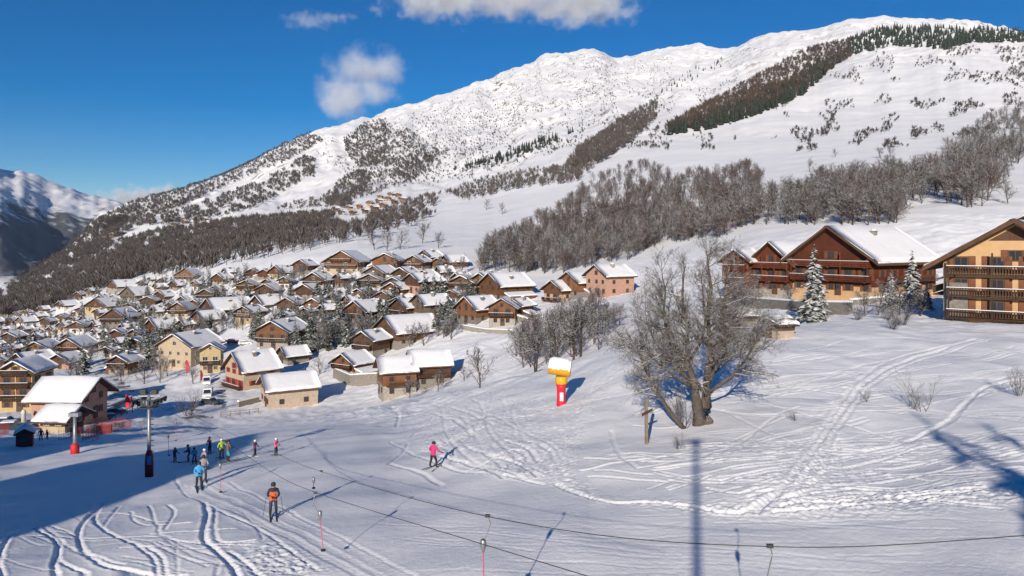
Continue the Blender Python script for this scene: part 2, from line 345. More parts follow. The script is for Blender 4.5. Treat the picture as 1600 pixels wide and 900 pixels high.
for p, dp, w in [
    ([(160, 788), (133, 813), (123, 833), (130, 857), (150, 877), (187, 888), (290, 900)], .20, .24),
    ([(158, 788), (148, 813), (173, 833), (213, 853), (240, 873), (248, 905)], .17, .22),
    ([(320, 785), (324, 807), (318, 840), (337, 860), (360, 880), (375, 905)], .26, .27),
    ([(337, 795), (335, 827), (347, 847), (397, 845)], .15, .2), ([(53, 826), (90, 850), (84, 885), (98, 908)], .2, .24),
    ([(97, 845), (90, 868), (104, 884), (134, 895), (150, 905)], .16, .2), ([(20, 836), (167, 839), (300, 849), (395, 853)], .13, .17),
    ([(233, 788), (246, 820), (248, 835)], .14, .18), ([(262, 788), (272, 800), (258, 828)], .16, .2), ([(205, 800), (212, 815), (252, 820), (300, 818)], .13, .18),
    ([(14, 838), (2, 862), (-10, 890)], .18, .24), ([(232, 856), (254, 873), (258, 905)], .17, .22), ([(358, 862), (383, 877), (410, 905)], .16, .22),
    ([(5, 868), (0, 880), (5, 905)], .15, .2), ([(186, 790), (170, 810), (162, 822)], .12, .18), ([(275, 850), (278, 905)], .1, .16), ([(343, 878), (335, 905)], .12, .2),
    ([(60, 820), (100, 840), (190, 842), (280, 856), (360, 856)], .1, .15), ([(300, 830), (240, 846), (150, 850)], .09, .15), ([(380, 800), (410, 842), (370, 850)], .12, .17),
    ([(263, 738), (283, 763), (320, 786), (353, 803), (400, 823), (440, 850), (500, 893)], .14, .2),
    ([(1620, 505), (1500, 536), (1400, 570), (1350, 600), (1322, 635), (1300, 665), (1265, 710), (1230, 755), (1180, 800)], .20, .34),
    ([(1620, 512), (1505, 542), (1408, 574), (1358, 606), (1332, 640), (1308, 672), (1280, 715), (1250, 760)], .13, .25),
    ([(1630, 520), (1512, 534), (1395, 562), (1340, 597), (1308, 640), (1285, 672), (1250, 712), (1212, 757)], .13, .25),
    ([(1620, 535), (1500, 560), (1400, 566)], .09, .2), ([(1620, 590), (1545, 602), (1505, 635), (1470, 665), (1425, 688), (1350, 705)], .17, .26),
    ([(1600, 600), (1530, 620), (1490, 655), (1440, 683), (1380, 690)], .12, .2),
    ([(1500, 705), (1420, 690), (1350, 670), (1275, 652), (1190, 630)], .13, .2), ([(1095, 635), (1200, 620), (1275, 595), (1350, 570), (1450, 548)], .11, .19),
    ([(1110, 632), (1210, 612), (1280, 588), (1400, 560)], .09, .17), ([(1110, 720), (1160, 690), (1220, 645), (1250, 635)], .12, .2),
    ([(915, 716), (1050, 720), (1150, 700), (1275, 670)], .13, .2), ([(955, 672), (966, 708), (996, 733)], .13, .2), ([(1130, 640), (1200, 675), (1255, 702)], .12, .2),
    ([(1205, 782), (1350, 756), (1520, 721), (1620, 700)], .13, .2), ([(1210, 800), (1400, 785), (1640, 752)], .15, .22), ([(1220, 790), (1380, 770), (1600, 742)], .11, .18),
    ([(870, 757), (900, 770), (950, 783), (1010, 786), (1075, 790), (1150, 802), (1212, 780), (1330, 764)], .17, .24),
    ([(920, 745), (1000, 750), (1100, 752), (1190, 757)], .11, .17), ([(930, 735), (1020, 742), (1120, 738), (1220, 728)], .11, .17), ([(1300, 690), (1290, 730), (1300, 760)], .12, .18), ([(1310, 690), (1315, 730), (1330, 750)], .1, .16),
    ([(1280, 755), (1278, 720), (1290, 690)], .12, .18), ([(1010, 720), (1100, 700), (1180, 672), (1240, 648)], .1, .17), ([(1350, 640), (1450, 632), (1550, 610)], .1, .18),
    ([(1390, 600), (1420, 620), (1450, 650)], .1, .2), ([(960, 560), (930, 600), (905, 650), (880, 700)], .1, .2), ([(820, 640), (900, 632), (985, 615), (1030, 600)], .12, .2),
    ([(700, 668), (800, 652), (870, 636), (960, 590)], .1, .2), ([(620, 690), (720, 665), (830, 640)], .1, .2), ([(640, 640), (740, 655), (850, 690), (880, 720)], .1, .2),
    ([(770, 620), (760, 660), (790, 700), (850, 740)], .13, .22), ([(690, 640), (700, 680), (740, 720), (820, 750)], .13, .22), ([(830, 605), (800, 640), (820, 690)], .1, .2), ([(610, 690), (660, 715), (740, 738), (850, 757)], .13, .2),
    ([(480, 690), (430, 700), (330, 722), (270, 738)], .04, .12), ([(520, 693), (440, 712), (360, 730)], .04, .12), ([(560, 685), (470, 706), (400, 722)], .04, .12)]:
    stamp(curve(p, wob=.05), dp * (.42 if p[0][0] < 450 else .55), w * (.46 if p[0][0] < 450 else .55))
def inpoly(px, py, poly):
    c = np.zeros(np.shape(px), bool); n = len(poly); j = n - 1
    for i in range(n):
        xi, yi = poly[i]; xj, yj = poly[j]
        if yi != yj: c ^= ((yi > py) != (yj > py)) & (px < (xj - xi) * (py - yi) / (yj - yi) + xi)
        j = i
    return c
OFFP = [(1000, 560), (1640, 520), (1640, 770), (1200, 795), (1050, 782), (900, 755), (930, 640)]
for i in range(150):                                                       # many faint traverses across the open slope
    while True:
        x = random.uniform(880, 1600); y = random.uniform(545, 790) if i % 3 else random.uniform(690, 790)
        if inpoly(np.array(x), np.array(y), OFFP): break
    L = random.uniform(90, 330); sl = random.uniform(-.22, .10) * (1 if y > 620 else .6); bend = random.uniform(-10, 10)
    if y + sl * L > 800: continue
    C_ = curve([(x, y), (x + L * .35, y + sl * L * .35 + bend), (x + L * .7, y + sl * L * .7 + bend * .6), (x + L, y + sl * L)], wob=.04); dp = random.uniform(.03, .085); stamp(C_, dp, .10)
    if random.random() < .6: stamp(C_ + np.array([0.02, random.choice([.34, .4, .55])]), dp, .10)
for i in range(26):
    x = random.uniform(600, 830); y = random.uniform(620, 730); a = random.uniform(-1, 1); L = random.uniform(40, 120)
    stamp(curve([(x, y), (x + a * L * .5 + 8, y + 14), (x + a * L, y + 34)], wob=.1), random.uniform(.06, .12), random.uniform(.11, .16))
for i in range(22):                                                       # faint criss-cross lines in the powder at the lower left
    x0 = random.uniform(-20, 300); y0 = random.uniform(800, 880); L = random.uniform(40, 150); s = random.uniform(-.2, .5)
    stamp(curve([(x0, y0), (x0 + L * .5, y0 + s * L * .5 + random.uniform(-8, 8)), (x0 + L, y0 + s * L)], wob=.04), random.uniform(.02, .05), .08)
for i in range(16):                                                       # corduroy and ruts along the drag lift
    o = random.uniform(-30, 60); q = random.uniform(0, 14)
    stamp(curve([(300 + o, 752 + q), (390 + o, 795 + q), (480 + o, 840 + q), (600 + o, 905 + q)], wob=.1), random.uniform(.02, .04), .1)
for i in range(34):
    y0 = random.uniform(800, 900); x0 = random.uniform(560, 1400); L = random.uniform(120, 420); s = random.uniform(-.03, .10)
    stamp(curve([(x0, y0), (x0 + L * .5, y0 + s * L * .5 + random.uniform(-3, 3)), (x0 + L, y0 + s * L)], wob=.08), random.uniform(.008, .02), .09)
def raster(A, X, Y):
    u = np.clip((X - RX0) / RC - .5, 0, RW - 2.001); v = np.clip((Y - RY0) / RC - .5, 0, RH - 2.001)
    i = v.astype(int); j = u.astype(int); a = u - j; b = v - i
    r = A[i, j] * (1 - a) * (1 - b) + A[i, j + 1] * a * (1 - b) + A[i + 1, j] * (1 - a) * b + A[i + 1, j + 1] * a * b
    return np.where((X > RX0) & (X < RX1) & (Y > RY0) & (Y < RY1), r, 0)
PISTE = [(262, 736), (400, 695), (560, 650), (600, 690), (700, 730), (860, 755), (950, 790), (1100, 800), (1220, 802), (1400, 790), (1700, 765), (1700, 960), (540, 960), (500, 893), (433, 847), (353, 803), (320, 787), (283, 763)]
PISTE2 = [(-200, 720), (0, 712), (150, 700), (300, 678), (420, 664), (560, 655), (400, 695), (262, 740), (100, 800), (-200, 880)]
CHURN = [[(955, 555), (985, 575), (930, 640), (905, 700), (900, 750), (960, 788), (860, 758), (845, 720), (870, 660), (920, 600)],
         [(1330, 585), (1375, 590), (1330, 640), (1310, 690), (1290, 760), (1200, 815), (1170, 800), (1230, 740), (1280, 660)],
         [(610, 640), (760, 604), (850, 600), (880, 650), (860, 750), (760, 742), (660, 712)],
         [(940, 780), (1100, 786), (1300, 770), (1620, 755), (1620, 785), (1300, 812), (1100, 806)],
         [(420, 850), (470, 862), (520, 900), (400, 900), (380, 860)],
         [(-100, 650), (300, 640), (600, 625), (640, 640), (520, 650), (300, 668), (0, 690), (-100, 690)]]
def polymask(px, py, polys, soft=9):
    m = np.zeros(px.shape)
    for dx, dy in ((0, 0), (soft, 0), (-soft, 0), (0, soft * .6), (0, -soft * .6), (soft * .7, soft * .4), (-soft * .7, -soft * .4), (soft * .7, -soft * .4), (-soft * .7, soft * .4)):
        h = np.zeros(px.shape, bool)
        for p in polys: h |= inpoly(px + dx, py + dy, p)
        m += h
    return m / 9
def micro(X, Y, px, py):
    pis = np.maximum(polymask(px, py, [PISTE]), polymask(px, py, [PISTE2])); ch = polymask(px, py, CHURN, 12)
    tr = raster(groove, X, Y) + raster(rim, X, Y) * np.clip(1 + raster(groove, X, Y) / .05, 0, 1)
    soft = fbm(X / 3.6, Y / 4.6, 3, .45) * .13
    lump = (fbm(X / .5, Y / .5, 4, .65, ridge=True) - .5) * .085 + fbm(X / .24, Y / .24, 2) * .045
    near = 1 - sstep(110, 160, Y)
    wide = sstep(60, 110, Y) * (1 - sstep(300, 500, Y)) * fbm(X / 2.2, Y / 2.6, 3, .6) * .28 * (1 - pis)
    return near * (tr + soft * (1 - .8 * pis) + lump * (ch * (1 - .3 * pis) + .06) + pis * fbm(X / .5, Y / .5, 2) * .008) + wide
ZN += micro(XN, YN, HX + FPX * XN / YN, HY - FPX * ZN / YN)
ZF[:215] += micro(XF[:215], YF[:215], HX + FPX * XF[:215] / YF[:215], HY - FPX * ZF[:215] / YF[:215])
ZF[0] = np.interp(xg, xn, ZN[-1]); coarse()
m, nt, bs = newmat('ground_snow')
n1 = noise(nt, 3.5, 5, .7, 'Object'); n2 = noise(nt, .035, 7, .7, 'Object'); n3 = noise(nt, .006, 5, .6, 'Object')
geo = nd(nt, 'ShaderNodeNewGeometry'); cd = nd(nt, 'ShaderNodeSeparateXYZ'); nt.links.new(geo.outputs['Position'], cd.inputs[0])
fm = nd(nt, 'ShaderNodeMapRange'); fm.inputs[1].default_value = 600; fm.inputs[2].default_value = 1500; nt.links.new(cd.outputs[1], fm.inputs[0])
nz = nd(nt, 'ShaderNodeSeparateXYZ'); nt.links.new(geo.outputs['Normal'], nz.inputs[0])
st = ramp(nt, nz.outputs[2], [(.74, 1.0), (.95, .0)])                       # steep ground sheds its snow: rock and scrub show
ro = ramp(nt, n2.outputs[0], [(.50, 0.0), (.60, 1.0)])
m1 = nd(nt, 'ShaderNodeMath', operation='MULTIPLY'); nt.links.new(st.outputs[0], m1.inputs[0]); nt.links.new(ro.outputs[0], m1.inputs[1])
m2 = nd(nt, 'ShaderNodeMath', operation='MULTIPLY'); nt.links.new(m1.outputs[0], m2.inputs[0]); nt.links.new(fm.outputs[0], m2.inputs[1])
ff = nd(nt, 'ShaderNodeMapRange'); ff.inputs[1].default_value = 2700; ff.inputs[2].default_value = 3300; nt.links.new(cd.outputs[1], ff.inputs[0])
fx = nd(nt, 'ShaderNodeMapRange'); fx.inputs[1].default_value = -1500; fx.inputs[2].default_value = -1900; nt.links.new(cd.outputs[0], fx.inputs[0])
hz = nd(nt, 'ShaderNodeMapRange'); hz.inputs[1].default_value = 420; hz.inputs[2].default_value = 60; hz.inputs[3].default_value = 0; hz.inputs[4].default_value = .5; nt.links.new(cd.outputs[2], hz.inputs[0])
fo = nd(nt, 'ShaderNodeMath', operation='ADD'); nt.links.new(hz.outputs[0], fo.inputs[0]); nt.links.new(n3.outputs[0], fo.inputs[1])
fr = ramp(nt, fo.outputs[0], [(.72, 0.0), (.86, 1.0)])                     # far forests across the valley
m3 = nd(nt, 'ShaderNodeMath', operation='MULTIPLY'); nt.links.new(fr.outputs[0], m3.inputs[0]); nt.links.new(ff.outputs[0], m3.inputs[1])
m4 = nd(nt, 'ShaderNodeMath', operation='MULTIPLY'); nt.links.new(m3.outputs[0], m4.inputs[0]); nt.links.new(fx.outputs[0], m4.inputs[1])
c1 = mixc(nt, m2.outputs[0], SNOW, (.20, .17, .14)); c2 = mixc(nt, m4.outputs[0], c1, (.10, .11, .115))
nt.links.new(c2, bs.inputs['Base Color']); bs.inputs['Roughness'].default_value = .7; bs.inputs['Specular IOR Level'].default_value = .2
bump(nt, n1.outputs[0], bs, .55, .05)
put('snow_slope', sheet_mesh('snow_slope', XN, YN, ZN), kind='structure', label='snow covered pistes and open slope')
put('snowy_ground', sheet_mesh('snowy_ground', XF, YF, ZF), kind='structure', label='snow covered valley and mountainside')

# ------------------------------------------------------------------ village roads
def strip(name, label, pix, width, mat, dmin=20, lift=.07):
    C = np.array([hit(x, y, dmin)[:2] for x, y in pix]); P = np.vstack([2 * C[0] - C[1], C, 2 * C[-1] - C[-2]]); out = []
    for i in range(1, len(P) - 2):
        for t in np.linspace(0, 1, 10, endpoint=False):
            a, b_, c_, d_ = P[i - 1:i + 3]; out.append(.5 * ((2 * b_) + (c_ - a) * t + (2 * a - 5 * b_ + 4 * c_ - d_) * t * t + (3 * b_ - a - 3 * c_ + d_) * t ** 3))
    out = np.array(out); T = np.gradient(out, axis=0); T /= np.linalg.norm(T, axis=1)[:, None]; N = np.stack([-T[:, 1], T[:, 0]], 1); k = 7
    V = []
    for j in range(k): q = out + N * width * (j / (k - 1) - .5); V.append(np.stack([q[:, 0], q[:, 1], height(q[:, 0], q[:, 1]) + .18 + lift - .1 * abs(j - 3)], 1))
    V = np.stack(V, 1); n = len(out); idx = np.arange(n * k).reshape(n, k)
    F = np.stack([idx[:-1, :-1], idx[1:, :-1], idx[1:, 1:], idx[:-1, 1:]], -1).reshape(-1, 4)
    if V[1, 0, 1] < V[0, 0, 1]: F = F
    put(name, npmesh(name, V.reshape(-1, 3), F, mat), kind='structure', label=label)
snowtop('packed_road', (.20, .19, .19), .9, 1.5, .5, .25, .3)
strip('village_road', 'packed grey village road beside the lodge', [(60, 672), (130, 655), (178, 632), (192, 612), (165, 588), (158, 566), (175, 552)], 6.5, 'packed_road')
strip('village_lane', 'packed grey lane past the parked vans', [(300, 655), (330, 632), (338, 610), (345, 592), (356, 574)], 6.5, 'packed_road')
# ------------------------------------------------------------------ houses
_wm = {}
def window_mesh(kind):
    """unit window 1 x 1 m standing on z=0, facing -Y"""
    if kind in _wm: return _wm[kind]
    b = MB(); fr = .09
    for x0, x1, z0, z1 in ((-.5, .5, 0, fr), (-.5, .5, 1 - fr, 1), (-.5, -.5 + fr, fr, 1 - fr), (.5 - fr, .5, fr, 1 - fr), (-.035, .035, fr, 1 - fr)):
        b.box(x0, x1, -.06, .05, z0, z1, 0)
    b.box(-.5 + fr, .5 - fr, -.015, .04, fr, 1 - fr, 1)
    fm = 'light_frame' if kind == 'light' else 'frame'
    if kind in ('red', 'shut'):
        for s in (-1, 1): b.box(s * .76 - .24, s * .76 + .24, -.05, .02, -.02, 1.02, 2)
    _wm[kind] = b.mesh('window', [fm, 'glass', 'red_shutter' if kind == 'red' else 'brown_shutter']); return _wm[kind]
def door_mesh():
    if 'door' not in _wm:
        b = MB().box(-.5, .5, -.05, .05, 0, 1, 0); b.box(-.36, .36, -.07, .0, .55, .9, 1); b.box(-.58, -.5, -.08, .05, 0, 1.05, 0); b.box(.5, .58, -.08, .05, 0, 1.05, 0); b.box(-.5, .5, -.08, .05, 1, 1.05, 0)
        _wm['door'] = b.mesh('door', ['frame', 'glass'])
    return _wm['door']
def railing(b, x0, x1, y0, y1, z, hgt=.95, sides=True, mi=0, n=None):
    """open balcony rail: posts, two rails and flat balusters round three sides"""
    segs = [((x0, y0), (x1, y0))] + ([((x0, y0), (x0, y1)), ((x1, y0), (x1, y1))] if sides else [])
    for (ax, ay), (bx, by) in segs:
        L = math.hypot(bx - ax, by - ay); k = n or max(2, int(L / .28)); hx = .03 if ax == bx else 0; hy = .03 if ay == by else 0
        b.box(min(ax, bx) - hx, max(ax, bx) + hx, min(ay, by) - hy, max(ay, by) + hy, z + hgt - .1, z + hgt, mi)
        b.box(min(ax, bx) - hx, max(ax, bx) + hx, min(ay, by) - hy, max(ay, by) + hy, z + .1, z + .18, mi)
        for i in range(k + 1):
            t = i / k; x = ax + (bx - ax) * t; y = ay + (by - ay) * t
            b.box(x - .07 if hx == 0 else x - .02, x + .07 if hx == 0 else x + .02, y - .02 if hx == 0 else y - .07, y + .02 if hx == 0 else y + .07, z + .18, z + hgt - .1, mi)
def roof_snow(root, xe, ze, zr, t, y0, y1, ts, seed, name='roof_snow', ridge=0):
    """rounded snow blanket following a gable roof: ridge along Y, at x=ridge"""
    r = random.Random(seed); ny = max(4, int((y1 - y0) / 1.6)); prof = []
    xl, xr = -xe, xe
    for s in (-1, 1):
        e = s * xe; seq = []
        for u, k in ((1.0, .03), (1.012, .45), (.985, .9), (.9, 1.0), (.6, 1.04), (.3, 1.0), (.06, .97)):
            seq.append((ridge + (e - ridge) * u, zr + t + (ze - zr) * u + ts * k))
        prof += seq if s == 1 else seq[::-1]
    a = prof[:7]; c = prof[7:]                     # left eave->ridge is built last; order: right eave ... ridge ... left eave
    P = c[:0] + [p for p in prof[7:]] + [p for p in prof[:7]]
    P = sorted(prof, key=lambda p: p[0])
    low = [(ridge, zr + t + .004)]
    n = len(P) + 1; vs = []
    for j in range(ny + 1):
        y = y0 + (y1 - y0) * j / ny; end = j in (0, ny)
        for i, (x, z) in enumerate(P):
            jz = r.uniform(-.12, .09) if 1 < i < len(P) - 2 else 0; yy = y
            if end: jz -= ts * .25 * (1 if 0 < i < len(P) - 1 else 0)
            if not end: yy += r.uniform(-.2, .2)
            jx = r.uniform(-.14, .12) if i in (0, 1, len(P) - 1, len(P) - 2) else 0
            vs.append((x + jx, yy, z + jz))
        vs.append((low[0][0], y, low[0][1]))
    fs = []
    for j in range(ny):
        for i in range(n):
            a0 = j * n + i; a1 = j * n + (i + 1) % n
            fs.append((a0 + n, a1 + n, a1, a0)[::-1])
    h = len(P); mid = h // 2
    for base, flip in ((0, 0), (ny * n, 1)):
        left = [base + i for i in range(mid)] + [base + h]; right = [base + i for i in range(mid, h)] + [base + h]
        bot = [base + mid - 1, base + mid, base + h]
        for q in (left, right, bot): fs.append(tuple(q if not flip else q[::-1]))
    MB().add(vs, fs).build(name, 'roof_snow', root, smooth=True)
def win(root, kind, x, y, z, w, h, rz=0): put('window', window_mesh(kind), root, (x, y, z), (0, 0, rz), (w, 1, h))
def chalet(name, label, loc, rz, w, l, st, style, group=None, cat='house', snow=.45, pitch=.58, bal=(), ov=1.05, detail=1, chim=1, wk=None, lower=None, sidebal=(), seed=0, win_side=True, posts=False, hw=None, fascia=.22):
    wallm, upm, frac = style; rv = random.Random(len(label) * 7 + int(loc[1] * 3))
    if detail < 2: pitch *= rv.uniform(.82, 1.15); snow *= rv.uniform(.6, 1.3); st *= rv.uniform(.9, 1.15)
    root = empty(name, loc, rz, label=label, cat=cat, group=group); r = random.Random(seed or int(abs(loc[0]) * 10 + loc[1]))
    h = hw or st * 2.45 + .1; hm = h * frac; rise = w / 2 * pitch; ovy = ov * 1.05
    wk = wk or ('light' if wallm in ('cream', 'yellow_plaster', 'white_plaster') else 'wood')
    if frac > 0: MB().box(-w / 2, w / 2, -l / 2, l / 2, -5, hm).build('wall', wallm, root)
    z0 = hm if frac > 0 else -5; e = .07 if frac > 0 else 0
    MB().prism([(-w / 2 - e, z0), (w / 2 + e, z0), (w / 2 + e, h), (0, h + rise + e * pitch), (-w / 2 - e, h)], -l / 2 - e, l / 2 + e).build('upper_wall', upm, root)
    xe = w / 2 + ov; t = fascia; ze = h - ov * pitch + .08; zr = h + rise + .08
    MB().prism([(-xe, ze), (0, zr), (xe, ze), (xe, ze + t), (0, zr + t), (-xe, ze + t)], -l / 2 - ovy, l / 2 + ovy * .6).build('roof', 'brown_timber' if detail > 1 else 'dark_timber', root)
    roof_snow(root, xe - .06, ze, zr, t, -l / 2 - ovy + .06, l / 2 + ovy * .6 - .05, snow, r.random())
    fl = max(1, int(round(h / 2.65)))
    # windows: gable front, then long sides
    nw = max(2, int(w / (3.0 if not posts else 2.9)))
    for f in range(fl):
        zb = f * 2.6 + (.95 if f not in bal else .25); hh = 1.15 if f not in bal else 1.95
        for i in range(nw):
            if detail < 2 and r.random() < .15: continue
            x = -w / 2 + w * (i + .5) / nw + r.uniform(-.2, .2) * (detail < 2)
            win(root, wk, x, -l / 2 - e - .03, zb, 1.05 if f not in bal else 1.5, hh)
        if win_side:
            nl = max(2, int(l / 3.6))
            for s in (-1, 1):
                for i in range(nl):
                    if detail < 2 and r.random() < .2: continue
                    win(root, wk, s * (w / 2 + e + .03), -l / 2 + l * (i + .5) / nl, f * 2.6 + .95, 1.0, 1.1, s * math.pi / 2)
    if rise > 1.6: win(root, wk, 0, -l / 2 - e - .03, h + .15, min(1.4, w * .13), min(1.3, rise * .5))
    for f in bal:
        bw = w * .47 if f * 2.6 < h - .4 else w * .30; bd = 1.25; b = MB(); z = f * 2.6 + .12
        b.box(-bw, bw, -l / 2 - bd, -l / 2 - e - .01, z - .16, z); railing(b, -bw, bw, -l / 2 - bd + .06, -l / 2 - .1, z, n=None if detail > 1 else max(4, int(bw * 2 / .6)))
        for s in (-1, 0, 1): b.box(s * bw * .9 - .07, s * bw * .9 + .07, -l / 2 - bd, -l / 2 - .08, z - .38, z - .17)
        if posts:
            for s in (-1, -.33, .33, 1): b.box(s * bw * .97 - .09, s * bw * .97 + .09, -l / 2 - bd - .02, -l / 2 - bd + .16, z, min(z + 2.5, zr - abs(s * bw) * pitch - .1))
        bo = b.build('balcony', 'red_timber' if upm == 'red_timber' else 'dark_timber', root)
        MB().box(-bw - .02, bw + .02, -l / 2 - bd - .04, -l / 2 - bd + .14, z + .952, z + 1.02).build('balcony_snow', 'roof_snow', root if detail < 2 else bo)
    for s, f in sidebal:
        b = MB(); z = f * 2.6 + .12; x0 = s * (w / 2 + .1); x1 = s * (w / 2 + 1.3)
        a0, a1 = min(x0, x1), max(x0, x1); b.box(a0, a1, -l * .42, l * .42, z - .16, z)
        k = max(4, int(l * .84 / .4))
        for zz in (.12, .88): b.box(x1 - .03, x1 + .03, -l * .42, l * .42, z + zz, z + zz + .09)
        for i in range(k + 1):
            y = -l * .42 + l * .84 * i / k; b.box(x1 - .02, x1 + .02, y - .07, y + .07, z + .2, z + .88)
        b.build('balcony', 'brown_timber', root)
    put('door', door_mesh(), root, (r.uniform(-.3, .3) * w, -l / 2 - e - .03, 0.02), (0, 0, 0), (1.05, 1, 2.1))
    if detail > 1 or r.random() < .75:
        for c in range(chim):
            cx = (r.uniform(.12, .3) * w) * (1 if c % 2 == 0 else -1); cy = l * (-.05 + .3 * c); zc = zr - abs(cx) * pitch
            ch = MB().box(cx - .4, cx + .4, cy - .45, cy + .45, zc - .3, zc + 1.35).box(cx - .5, cx + .5, cy - .55, cy + .55, zc + 1.352, zc + 1.47).build('chimney', 'stone', root)
            MB().lathe([(.5, 1.474), (.52, 1.6), (.36, 1.76), (.1, 1.8)], 8, (cx, cy, zc)).build('chimney_snow', 'roof_snow', ch, smooth=True)
    if detail < 2 and w > 5 and rv.random() < .5:                     # a lean-to against one side
        s = rv.choice([-1, 1]); x0 = s * (w / 2 + .08); x1 = s * (w / 2 + rv.uniform(1.8, 3)); y1 = rv.uniform(.0, .45) * l; ya = -l * rv.uniform(.1, .45); hh = min(h * .72, 2.6)
        q = [(x0, -4), (x1, -4), (x1, hh - .7), (x0, hh)]; q = q if s > 0 else q[::-1]
        an = MB().prism(q, ya, y1).build('annex', rv.choice([wallm, upm, 'stone']), root)
        q = [(x0, hh + .02), (x1 + s * .4, hh - .86), (x1 + s * .4, hh - .45), (x0, hh + .42)]; MB().prism(q if s > 0 else q[::-1], ya - .3, y1 + .3).build('annex_snow', 'roof_snow', an)
    return root
CR, YE, PK, BE, OC, SA, WH, ST = 'cream', 'yellow_plaster', 'pink_plaster', 'beige', 'ochre', 'salmon', 'white_plaster', 'stone'
OT, BT, DT, RT, GT = 'orange_timber', 'brown_timber', 'dark_timber', 'red_timber', 'grey_timber'
NS = {'ba': (BE, GT, .6), 'wg': (WH, GT, .55), 'ob': (BE, BT, .5), 'ot': (ST, OT, .4), 'bt': (ST, BT, .42), 'dt': (ST, DT, .3), 'gt': (ST, GT, .45), 'co': (CR, OT, .55), 'cb': (CR, BT, .62), 'cc': (CR, CR, .5), 'yy': (YE, YE, .5), 'yb': (YE, BT, .7),
      'pp': (PK, PK, .5), 'pb': (PK, BT, .6), 'sb': (SA, OT, .6), 'be': (BE, BE, .5), 'bo': (BE, OT, .5), 'wh': (WH, BT, .6), 'rt': (ST, RT, .35)}
FOOT = []                                          # footprints, so that trees keep clear
REG = []
def near_house(X, Y):
    q = min(REG, key=lambda r: (r[2] - X) ** 2 + (r[3] - Y) ** 2); return q[4].split(',')[0]
def lab16(s): return ' '.join(s.split()[:16])
def place(name, label, x0, x1, yb, rot, st, sty, ratio=None, dmin=8, group=None, fixd=None, **kw):
    ratio = ratio or (1.15 if rot < 40 else 1.0)
    """a house whose front corner stands on the ground seen at row yb, spanning columns x0..x1"""
    xc = (x0 + x1) / 2; p = hit(xc, yb, dmin); d = fixd or p.y
    a = R(rot); wpx = (x1 - x0) / FPX * d
    w = (wpx - .9) / (abs(math.cos(a)) + ratio * abs(math.sin(a)) + .10); l = w * ratio
    az = math.atan2(xc - HX, FPX); dep = .42 * (w * abs(math.sin(a)) + l * abs(math.cos(a)))
    c = Vector((p.x * (d + dep) / p.y, d + dep, 0)); z = (HY - yb) / FPX * d
    FOOT.append((c.x, c.y, max(w, l) * .62)); REG.append((xc, yb, c.x, c.y, label, (x1 - x0)))
    return chalet(name, label, (c.x, c.y, z), -az - a, w, l, st, NS[sty] if isinstance(sty, str) else sty, group=group, **kw)
VIL = 'chalets of the village'
